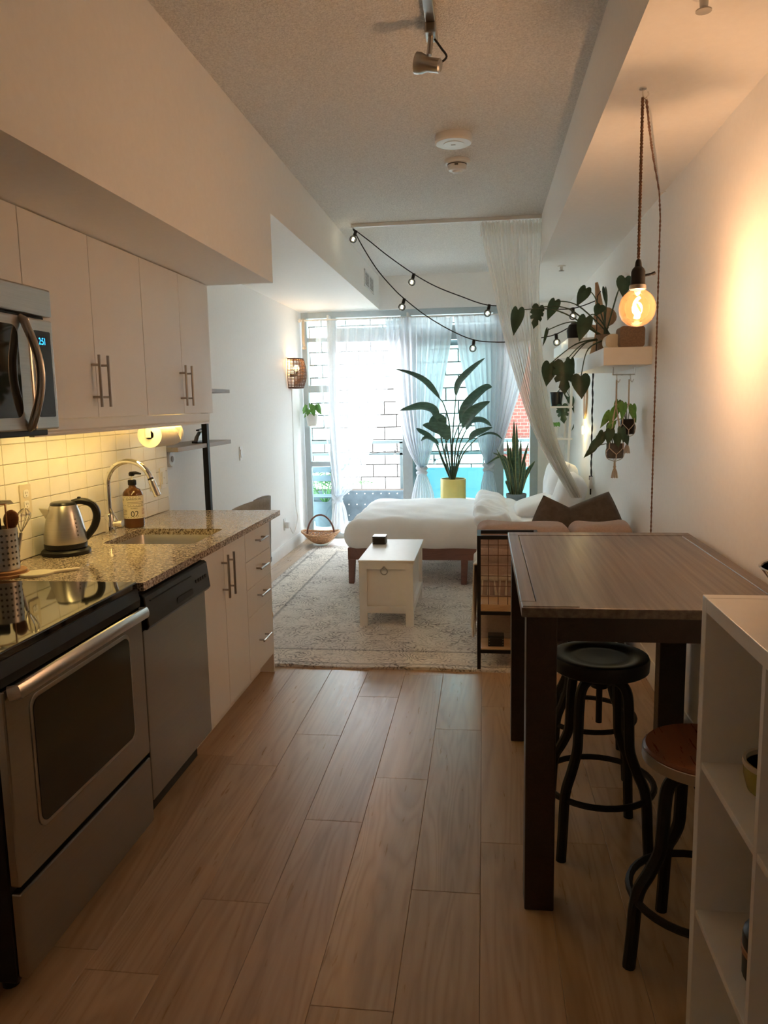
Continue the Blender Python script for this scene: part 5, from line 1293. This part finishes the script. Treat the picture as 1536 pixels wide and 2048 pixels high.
# ------------------------------------------------------------------ ceiling curtain track and draped gauze
a = on(703, 449, Z=ZC); b = on(1083, 430, Z=ZC)
YT = 6.0
tk = thing('curtain_track', 'slim white curtain track across the ceiling above the bed', 'track', ((a.x+b.x)/2, YT, ZC))
build(MB().box(a.x, XBEAM, YT-.014, YT+.014, ZC-.026, ZC), 'rail', M['trimwhite'], tk, smooth=0, bevel=.003)
for x in (a.x+.004, XBEAM-.008): build(MB().box(x-.006, x+.006, YT-.017, YT+.017, ZC-.03, ZC), 'end_cap', M['trimwhite'], tk, smooth=0)
def keyed(rows, Y0, Y1=None):
    """rows of (left px, right px, y px): world left and right edges down the cloth"""
    out = []
    for i, (l, r, y) in enumerate(rows):
        Yq = Y0 if Y1 is None else Y0+(Y1-Y0)*i/(len(rows)-1)
        out.append((on(l, y, Y=Yq), on(r, y, Y=Yq)))
    return out
def drape(rows, folds, amp, per=6, nu=110, ph=0, ex=1.0, depth=None):
    L = spline([r[0] for r in rows], per); R_ = spline([r[1] for r in rows], per); n_ = len(L); w0 = (R_[0]-L[0]).length
    def fn(u, v):
        i = v*(n_-1); k = min(int(i), n_-2); t = i-k; l = L[k].lerp(L[k+1], t); r = R_[k].lerp(R_[k+1], t)
        w = (r-l).length; p = l.lerp(r, u)
        A = amp*(.55+.45*min(1.6, w0/max(w, .05)*.5))
        a = 2*PI*folds*u+ph
        p.y += A*(math.sin(a)+.35*math.sin(2.3*a+1+v*3)); p.x += .25*A*math.cos(a+.8)*min(1, w/w0*1.5)
        return p
    return MB().grid(fn, nu, n_-1)
cr = [(960, 1083, 446), (968, 1081, 500), (984, 1077, 570), (1004, 1080, 660), (1032, 1090, 760), (1062, 1106, 850), (1096, 1128, 920), (1130, 1155, 975), (1142, 1163, 995)]
cg = thing('gauze_drape', 'cream gauze drape swept from the ceiling track down to the bed pillows', 'curtain', (.2, YT, ZC-.03))
build(drape(keyed(cr, YT, 6.12), 13, .030, nu=170), 'cloth', M['sheerC'], cg, smooth=80)
hdr = [on(960+i*(1083-960)/60, 447-i*.16, Y=YT) for i in range(61)]
build(MB().grid(lambda u, v: V((hdr[int(u*60)].x, YT+.020*math.sin(u*60*1.9)+.004, ZC-.03-.10*v)), 60, 3), 'heading_tape', M['sheerC'], cg, smooth=80)
# ------------------------------------------------------------------ window curtains, each knotted
rodz = on(740, 637, Y=8.33).z
cr_ = thing('curtain_rod', 'thin white curtain rod across the window head', 'rod', (-.7, 8.33, rodz))
build(MB().tube([(XL+.03, 8.33, rodz), (.575, 8.33, rodz)], .010, 10), 'pole', M['trimwhite'], cr_)
for x in (-1.66, -.80, .20): build(MB().box(x-.01, x+.01, 8.32, 8.45, rodz+.01, rodz+.05), 'bracket', M['trimwhite'], cr_, smooth=0)
build(MB().sphere((XL+.032, 8.33, rodz), .022, 12, 8), 'finial', M['trimwhite'], cr_)
YC = 8.31
def knotted(name, label, top, bottom, knot, folds, mat, amp, kw=13):
    o = thing(name, label, 'curtain', on(knot[0], knot[1]+60, Y=YC))
    build(drape(keyed(top, YC), folds, amp), 'upper_cloth', M[mat], o, smooth=80)
    build(drape(keyed(bottom, YC), max(4, folds-3), amp*.8, ph=1, nu=70), 'lower_cloth', M[mat], o, smooth=80)
    k = on(*knot, Y=YC-.01); mb = MB().sphere(k, .052, 14, 10, (1.0, .8, .75))
    for s in (-1, 1): mb.tube(spline([k+V((.05*s, -.02, .03)), k+V((.01*s, -.05, 0)), k+V((-.05*s, -.02, -.035))], 4), .022, 8)
    build(mb, 'knot', M[mat if mat != 'sheerL' else 'knotL'], o, smooth=80)
M['knotL'] = sheer('sheer_knot', (.86, .90, .93), .72, .6)
knotted('sheer_curtain', 'very thin white sheer curtain knotted at the left of the open door',
        [(628, 802, 641), (632, 790, 720), (640, 768, 800), (650, 748, 870), (660, 731, 930), (667, 712, 970), (670, 684, 994)],
        [(670, 684, 1000), (665, 692, 1020), (662, 697, 1045), (660, 700, 1064)], (676, 997), 9, 'sheerL', .028)
knotted('voile_curtain', 'white voile curtain knotted between the open door and the yellow plant pot',
        [(769, 906, 634), (775, 900, 690), (784, 888, 760), (796, 876, 830), (812, 866, 890), (829, 856, 925), (838, 850, 938)],
        [(836, 850, 944), (830, 860, 965), (824, 868, 990), (820, 872, 1030), (818, 874, 1064)], (844, 940), 11, 'sheerM', .024)
knotted('voile_curtain', 'white voile curtain knotted behind the snake plant',
        [(906, 1062, 630), (915, 1058, 690), (928, 1045, 760), (944, 1024, 830), (957, 1004, 890), (968, 988, 920), (971, 984, 931)],
        [(970, 984, 938), (964, 990, 960), (960, 994, 985), (958, 996, 1020), (957, 998, 1064)], (977, 934), 11, 'sheerM', .024)
tie = thing('curtain_tie', 'cream ribbon tied round the end of the curtain rod', 'ribbon', (XL+.07, 8.33, rodz))
build(MB().tube(spline([(XL+.07, 8.33, rodz+.02), (XL+.075, 8.30, rodz-.10), (XL+.07, 8.31, rodz-.22), (XL+.085, 8.31, rodz-.30)], 5), .014, 6, flat=.4), 'ribbon', M['cord'], tie)
build(MB().sphere((XL+.075, 8.31, rodz-.29), .02, 8, 6), 'knot', M['cord'], tie)
# ------------------------------------------------------------------ festoon lights
fs_ = thing('festoon_lights', 'black festoon string of small clear bulbs swagged from the ceiling to the right wall', 'string light', on(706, 458, Y=6.0))
M['fbulb'] = emit('festoon_filament', (1, .86, .55), 9.0)
def strand(pxs, bulbs, Ya, Yb):
    x0, x1 = pxs[0][0], pxs[-1][0]; yy = lambda px: Ya+(Yb-Ya)*(px-x0)/(x1-x0)
    build(MB().tube(spline([on(px, py, Y=yy(px)) for px, py in pxs], 6), .0042, 6), 'wire', M['blackwire'], fs_)
    for (px, py, lean) in bulbs:
        p = on(px, py, Y=yy(px)); d = V((lean, 0, -1)).normalized()
        s_ = build(MB().tube([p+V((0, 0, .004)), p+d*.038], .0125, 10), 'socket', M['black'], fs_)
        c = p+d*.064
        build(MB().sphere(c, .029, 14, 9), 'bulb', M['clearbulb'], s_); build(MB().tube([c-d*.012, c+d*.010], .0075, 8), 'filament', M['fbulb'], s_)
strand([(707, 458), (740, 483), (775, 511), (826, 547), (870, 572), (920, 592), (975, 610), (1040, 612), (1100, 618), (1150, 616), (1200, 598)], [(712, 462, -.4), (828, 548, -.3), (979, 610, -.25), (1146, 616, 0)], 6.0, 6.35)
strand([(706, 458), (728, 498), (755, 540), (785, 575), (808, 597), (850, 630), (900, 660), (945, 679), (985, 684), (1030, 683), (1080, 676), (1113, 668), (1150, 648)], [(809, 598, -.35), (948, 680, -.15), (1112, 668, .1)], 5.97, 6.2)
build(MB().tube([on(706, 458, Y=6.0)+V((0, 0, .04)), on(706, 458, Y=6.0)], .003, 6), 'hook', M['blackwire'], fs_)
# ------------------------------------------------------------------ rattan wall sconce with its lead
sy = on(592, 748, X=XL+.06).y-.02
zs0, zs1 = on(598, 776, X=XL+.08).z, on(598, 719, X=XL+.08).z
sc = thing('rattan_sconce', 'woven brown rattan wall sconce with a lit bulb inside', 'sconce', (XL, sy, zs0))
HS = zs1-zs0
def scr(v): return .115+.035*math.sin(PI*(.15+.75*v))*1.0-.035*max(0, .35-v)
def scp(a, v): r = scr(v); return V((XL+.012+r*1.05*math.sin(a), sy-r*math.cos(a)*1.0, zs0+HS*v))
for i in range(15):
    a = PI*i/14; build(MB().tube([scp(a, v/10) for v in range(11)], .0035, 5), 'upright', M['rattan'], sc)
mb = MB()
for j in range(20):
    v = (j+.5)/20
    if .50 < v < .52: continue
    mb.tube([scp(PI*k/20, v)+V((math.sin(PI*k/20)*.004*(1 if (j+k) % 2 else -1), 0, 0)) for k in range(21)], .0042, 5)
build(mb, 'weave', M['rattan'], sc)
for v in (0, 1): build(MB().tube([scp(PI*k/20, v) for k in range(21)]+[scp(0, v)], .006, 6), 'rim', M['rattan'], sc)
bc = V((XL+.07, sy, zs0+HS*.68))
build(MB().tube([(XL+.002, sy, bc.z-.07), (XL+.07, sy, bc.z-.07), (XL+.07, sy, bc.z-.03)], .012, 8), 'holder', M['black'], sc)
build(MB().sphere(bc, .032, 14, 10), 'bulb', emit('sconce_bulb', (1, .66, .28), 6), sc)
sl = bpy.data.lights.new('sconce_glow', 'POINT'); sl.energy = 1.4; sl.color = (1, .58, .22); sl.shadow_soft_size = .03
slo = bpy.data.objects.new('sconce_glow', sl); COL.objects.link(slo); slo.parent = sc; slo.location = bc+V((0, 0, .05))-V((XL, sy, zs0))
lead = [V((XL+.012, sy, zs0)), V((XL+.010, sy+.01, zs0-.4)), V((XL+.010, sy+.0, zs0-.8)), V((XL+.012, sy+.01, .45)), V((XL+.02, sy+.03, .30)), V((XL+.02, sy-.15, .17)), V((XL+.02, sy-.28, .24)), V((XL+.03, sy-.40, .31))]
build(MB().tube(spline(lead, 6), .0045, 6), 'lead', M['white'], sc)
q = on(570, 1050, X=XL)
op_ = wallplate(V((XL, sy-.44, .31)), 'wall_socket', 'white wall socket with the sconce plug low on the left wall', 'outlet', .075, .12)
build(MB().box(XL+.008, XL+.05, sy-.46, sy-.41, .27, .33), 'plug', M['white'], sc, smooth=0, bevel=.005)
# small potted plant hung in the window corner
sp_c = V((-1.86, 8.30, on(625, 852, Y=8.30).z)); spt = on(625, 828, Y=8.30).z
hpz = thing('window_planter', 'small white pot with bright green leaves hung in the window corner', 'planter', sp_c)
hh = spt-sp_c.z
build(MB().lathe([(.045, 0), (.05, .004), (.068, hh), (.062, hh), (.045, .02), (0, .018)], sp_c, 22), 'pot', M['chest'], hpz)
build(MB().lathe([(0, hh*.85), (.06, hh*.85), (0, hh*.9)], sp_c, 14), 'soil', M['soil'], hpz)
for i in range(3):
    a = 2*PI*i/3+.5; build(MB().tube([sp_c+V((.064*math.cos(a), .064*math.sin(a), hh)), (-1.86, 8.325, rodz-.01)], .0012, 5), 'cord', M['cord'], hpz)
rnd = random.Random(11)
for i in range(16):
    a = 2*PI*i/16+rnd.uniform(-.2, .2); r = rnd.uniform(.03, .10); B = sp_c+V((r*math.cos(a), r*.7*math.sin(a)-.02, hh+rnd.uniform(.02, .11)))
    build(MB().tube([sp_c+V((0, 0, hh*.9)), B], .0018, 5), 'stalk', M['leafbright'], hpz)
    heart('leaf', hpz, B, B+V((.045*math.cos(a), .03*math.sin(a), -.065)), .055, (math.cos(a)*.6, -1, .6), 'leafbright')
# ------------------------------------------------------------------ wicker basket on the floor
bk = V((-1.74, 8.02, 0))
bs = thing('wicker_basket', 'shallow wicker trug basket with a tall hoop handle on the floor', 'basket', bk)
def trug(u, v):
    a = 2*PI*u; r = v
    x = .20*r*math.cos(a); y = .17*r*math.sin(a); z = .02+.10*r**2+.03*r**2*math.cos(a)**2
    return bk+V((x, y, z))
mb = MB()
for j in range(3, 21):
    v = j/20; mb.tube([trug(k/48, v)+V((0, 0, .004*(1 if (j+k) % 2 else -1))) for k in range(48)], .0052, 5, closed=True)
build(mb, 'weave', M['wicker'], bs)
for k in range(20): build(MB().tube([trug(k/20, v/8) for v in range(9)], .0055, 5), 'rib', M['wicker'], bs)
build(MB().tube([trug(k/48, 1.02) for k in range(48)], .011, 7, closed=True), 'rim', M['wicker'], bs)
build(MB().tube([bk+V((.15*math.cos(t*PI/24), .0, .10+.23*math.sin(t*PI/24))) for t in range(25)], .010, 7), 'handle', M['bedwood'], bs)
single(MB().box(-1.66, -1.15, 7.93, 8.36, .0, .012), 'door_mat', M['linen'], 'pale mat on the floor by the open balcony door', 'mat', smooth=0, bevel=.004)
# ------------------------------------------------------------------ bird of paradise on its stand
YP = 8.02; pz0 = on(905, 1000, Y=YP).z; pz1 = on(905, 957, Y=YP).z
xl, xr = on(881, 975, Y=YP).x, on(932, 975, Y=YP).x; pcx_ = (xl+xr)/2; prd = (xr-xl)/2
sd_ = thing('plant_stand', 'pale glass-topped round stand under the yellow pot', 'stand', (pcx_, YP, 0))
build(MB().lathe([(.255, pz0-.018), (.26, pz0-.014), (.26, pz0-.004), (.255, pz0), (0, pz0)], (pcx_, YP, 0), 36), 'top', pm('pale_green_glass', (.62, .72, .62), .1), sd_)
for i in range(3):
    a = 2*PI*i/3-.5236; build(MB().tube([(pcx_+.17*math.cos(a), YP+.17*math.sin(a), pz0-.02), (pcx_+.23*math.cos(a), YP+.23*math.sin(a), 0)], .012, 8), 'leg', M['trimwhite'], sd_)
bp = thing('bird_of_paradise', 'tall bird of paradise plant in a yellow glazed pot', 'plant', (pcx_, YP, pz0))
c_ = (pcx_, YP, pz0); H_ = pz1-pz0
build(MB().lathe([(prd*.88, 0), (prd*.97, .008), (prd, .03), (prd, H_-.006), (prd*.98, H_), (prd*.92, H_), (prd*.92, H_-.03), (0, H_-.03)], c_, 40), 'pot', M['yellowpot'], bp)
build(MB().lathe([(0, H_-.03), (prd*.92, H_-.03), (0, H_-.015)], c_, 20), 'soil', M['soil'], bp)
def paddle(par, pts, w, nrm, mat='leafbop', n=14, peak=.35, fold=.35, name='leaf', wave=0):
    """long leaf along a midrib; width w at its widest"""
    mid = spline(pts, 6); m = len(mid); vs = []; nrm = V(nrm)
    for i, p in enumerate(mid):
        t = i/(m-1); d = (mid[min(i+1, m-1)]-mid[max(i-1, 0)]).normalized(); s = d.cross(nrm).normalized(); nn = s.cross(d)
        a = min(1, t/peak) if t < peak else (1-t)/(1-peak); ww = w/2*max(.03, math.sin(a*PI/2)**.85)
        ww *= 1+wave*math.sin(t*17)
        for q in (-1, -.5, 0, .5, 1): vs.append(p+s*ww*q+nn*ww*fold*abs(q))
    fs = [(i*5+j, i*5+j+1, (i+1)*5+j+1, (i+1)*5+j) for i in range(m-1) for j in range(4)]
    return build(MB().add(vs, fs), name, M[mat], par, smooth=60)
PLV = [  # stem: px chain from the pot, leaf: px chain, width px, depth offset, facing
    ([(902, 950), (905, 880), (912, 790)], [(912, 792), (920, 765), (945, 738), (970, 716)], 20, .0, (-.5, -.6, .4)),
    ([(897, 950), (900, 860), (888, 810), (877, 795)], [(880, 798), (862, 776), (845, 760), (820, 747), (791, 738)], 17, -.05, (.3, -.8, .8)),
    ([(893, 952), (885, 890), (878, 850), (874, 840)], [(875, 840), (866, 822), (845, 815), (820, 818), (800, 821)], 26, -.10, (.1, -.7, .9)),
    ([(900, 950), (905, 890), (920, 845)], [(921, 848), (930, 820), (950, 795), (972, 776), (984, 774)], 26, .05, (-.6, -.7, .3)),
    ([(905, 950), (912, 890), (925, 855)], [(925, 856), (940, 832), (960, 815), (980, 803)], 26, -.06, (-.3, -.8, .5)),
    ([(906, 950), (918, 895), (932, 860)], [(932, 860), (945, 845), (965, 843), (983, 853)], 26, .08, (.0, -.5, 1)),
    ([(906, 952), (922, 905), (938, 880)], [(938, 881), (950, 870), (968, 862), (985, 855)], 20, -.12, (-.2, -.7, .8)),
    ([(896, 952), (890, 905), (895, 880)], [(897, 880), (885, 862), (865, 855), (845, 850)], 30, -.14, (.2, -.9, .6)),
    ([(894, 952), (880, 905), (868, 880)], [(872, 886), (855, 872), (838, 862), (832, 857)], 15, .06, (.2, -.7, .8)),
    ([(893, 954), (882, 915), (875, 887)], [(878, 890), (865, 880), (852, 876), (842, 882)], 15, -.02, (.1, -.6, .9)),
    ([(908, 952), (925, 910), (955, 875)], [(955, 875), (975, 868), (992, 870), (1005, 879)], 10, .0, (0, -.5, 1)),
    ([(898, 952), (893, 890), (886, 850)], [(886, 853), (880, 842), (870, 840), (858, 846)], 26, .06, (.2, -.8, .5))]
for st, lf, w, dy, nr in PLV:
    Y_ = YP+dy; pts = [V((pcx_+(st[0][0]-904)*.0016, YP+dy*.3, pz1-.03))]+[on(px, py, Y=YP+dy*(i+1)/len(st)) for i, (px, py) in enumerate(st[1:])]
    build(MB().tube(spline(pts, 6), [.0095-.0045*k/(6*(len(pts)-1)) for k in range(6*(len(pts)-1)+1)], 7), 'stalk', M['stem'], bp)
    paddle(bp, [on(px, py, Y=Y_-.015*k) for k, (px, py) in enumerate(lf)], w*8/F, nr)
# ------------------------------------------------------------------ snake plant
YS = 8.05; sx_l, sx_r = on(1012, 990, Y=YS).x, on(1053, 990, Y=YS).x; szt = on(1032, 987, Y=YS).z; scx = (sx_l+sx_r)/2; srd = (sx_r-sx_l)/2
szb = szt-.20
s3 = thing('plant_stool', 'small dark stool under the grey snake plant pot', 'stool', (scx, YS, 0))
build(MB().lathe([(.15, szb-.03), (.155, szb-.025), (.155, szb-.004), (.15, szb), (0, szb)], (scx, YS, 0), 28), 'top', M['bedwood'], s3)
for i in range(3): a = 2*PI*i/3; build(MB().tube([(scx+.10*math.cos(a), YS+.10*math.sin(a), szb-.025), (scx+.13*math.cos(a), YS+.13*math.sin(a), 0)], .011, 8), 'leg', M['bedwood'], s3)
sn = thing('snake_plant', 'snake plant with upright striped leaves in a grey pot', 'plant', (scx, YS, szb))
build(MB().lathe([(srd*.78, 0), (srd*.84, .008), (srd*.97, .17), (srd, .172), (srd, .20), (srd*.93, .20), (srd*.9, .165), (0, .165)], (scx, YS, szb), 30), 'pot', M['greypot'], sn)
build(MB().lathe([(0, .166), (srd*.9, .166), (0, .175)], (scx, YS, szb), 18), 'soil', M['soil'], sn)
SLV = [((1030, 984), (1028, 920), (1028, 840), 9), ((1036, 984), (1035, 930), (1033, 845), 8), ((1025, 984), (1019, 935), (1014, 880), 10), ((1022, 985), (1012, 940), (993, 898), 7), ((1036, 985), (1045, 930), (1058, 882), 7),
       ((1034, 985), (1040, 925), (1042, 880), 8), ((1028, 985), (1022, 925), (1020, 893), 9), ((1040, 985), (1050, 955), (1070, 922), 11), ((1038, 986), (1046, 960), (1060, 930), 10), ((1024, 986), (1015, 965), (1012, 968), 8),
       ((1030, 985), (1024, 950), (1018, 915), 8), ((1033, 985), (1034, 940), (1036, 905), 8), ((1020, 986), (1010, 915), (972, 929), 6), ((1021, 986), (1012, 925), (985, 905), 6), ((1041, 986), (1048, 940), (1050, 922), 7), ((1027, 985), (1030, 935), (1024, 872), 7)]
for i, (a, b, c, w) in enumerate(SLV):
    dy = random.Random(i).uniform(-.07, .05); pts = [V((on(a[0], a[1], Y=YS).x, YS+dy*.6, szt-.04)), on(*b, Y=YS+dy), on(*c, Y=YS+dy*1.2)]
    nr = (random.Random(i+50).uniform(-.6, .6), -1, .1)
    l_ = paddle(sn, pts, w*8/F*.72, nr, 'leafsnake', peak=.45, fold=.30)
    e_ = paddle(l_, [p+V((0, .004, 0)) for p in pts], w*8/F, nr, 'leafedge', peak=.45, fold=.30, name='leaf_edge')
# ------------------------------------------------------------------ white corner ladder shelf with pots
lx = .74; ly = 7.95
cl = thing('ladder_shelf', 'white leaning ladder shelf with small pots in the far right corner', 'shelf', (lx, ly, 0))
zt0 = on(1150, 800, Y=ly).z
for s in (-.13, .13): build(MB().obox((lx+.06, ly+s, .0), (XR-.03, ly+s, 1.75), .035, .022), 'side_rail', M['chest'], cl, smooth=0)
shz = [on(1130, 812, Y=ly).z, on(1125, 875, Y=ly).z, .55]
for z in shz: build(MB().box(lx-.10, XR-.02, ly-.15, ly+.15, z-.018, z), 'shelf_board', M['chest'], cl, smooth=0, bevel=.002)
p1 = V((lx-.02, ly-.03, shz[0]))
k1 = thing('small_planter', 'black pot with a drooping split leaf on the top board of the ladder shelf', 'plant', p1)
build(MB().lathe([(.05, 0), (.065, .13), (.068, .14), (.06, .14), (.058, .12), (0, .12)], p1, 22), 'pot', M['black'], k1)
for (b, t, w, ol) in (((1124, 812), (1128, 848), 24, SPLIT), ((1140, 795), (1146, 815), 14, HEART)):
    B = on(*b, Y=ly-.12); T_ = on(*t, Y=ly-.13); heart('leaf', k1, B, T_, w*ly/F, (-.2, -1, .2), 'leafdark', ol)
    build(MB().tube(spline([p1+V((0, 0, .13)), p1.lerp(B, .5)+V((0, 0, .14)), B], 5), .004, 6), 'stalk', M['stem'], k1)
paddle(k1, [p1+V((.06, -.02, .14)), on(1152, 830, Y=ly-.05), on(1143, 862, Y=ly-.06)], .03, (0, -1, .2), 'leafdark')
p2 = V((lx-.05, ly-.05, shz[1]))
k2 = thing('small_planter', 'white pot with a small leaf sprig on the middle board of the ladder shelf', 'plant', p2)
build(MB().lathe([(.045, 0), (.058, .10), (.06, .11), (.053, .11), (.05, .09), (0, .09)], p2, 22), 'pot', M['chest'], k2)
for i in range(5): heart('leaf', k2, p2+V((-.03+.018*i, -.02, .15)), p2+V((-.06+.03*i, -.04, .11)), .04, (0, -1, .4), 'leafbright'); build(MB().tube([p2+V((0, 0, .09)), p2+V((-.03+.018*i, -.02, .15))], .002, 5), 'stalk', M['stem'], k2)
p3 = V((lx+.06, ly-.08, shz[1]))
k3 = thing('glass_vial', 'slim white candle tube on the middle board of the ladder shelf', 'candle', p3)
build(MB().lathe([(.014, 0), (.014, .26), (.010, .265), (0, .265)], p3, 12), 'tube', M['white'], k3); build(MB().lathe([(.016, .262), (.016, .30), (.010, .305), (0, .305)], p3, 12), 'cap', M['black'], k3)
p4 = V((.70, 7.72, .50))
k4 = thing('floor_snake_plant', 'slender dark plant leaf rising behind the bed pillows in the corner', 'plant', (.72, 7.95, 0))
build(MB().lathe([(.09, 0), (.11, .25), (.115, .26), (.10, .26), (.10, .23), (0, .23)], (.70, 8.12, 0), 24), 'pot', M['greypot'], k4)
paddle(k4, [V((.70, 8.12, .22)), on(1140, 960, Y=8.10), on(1146, 922, Y=8.08)], .06, (.2, -1, 0), 'leafdark', peak=.6)
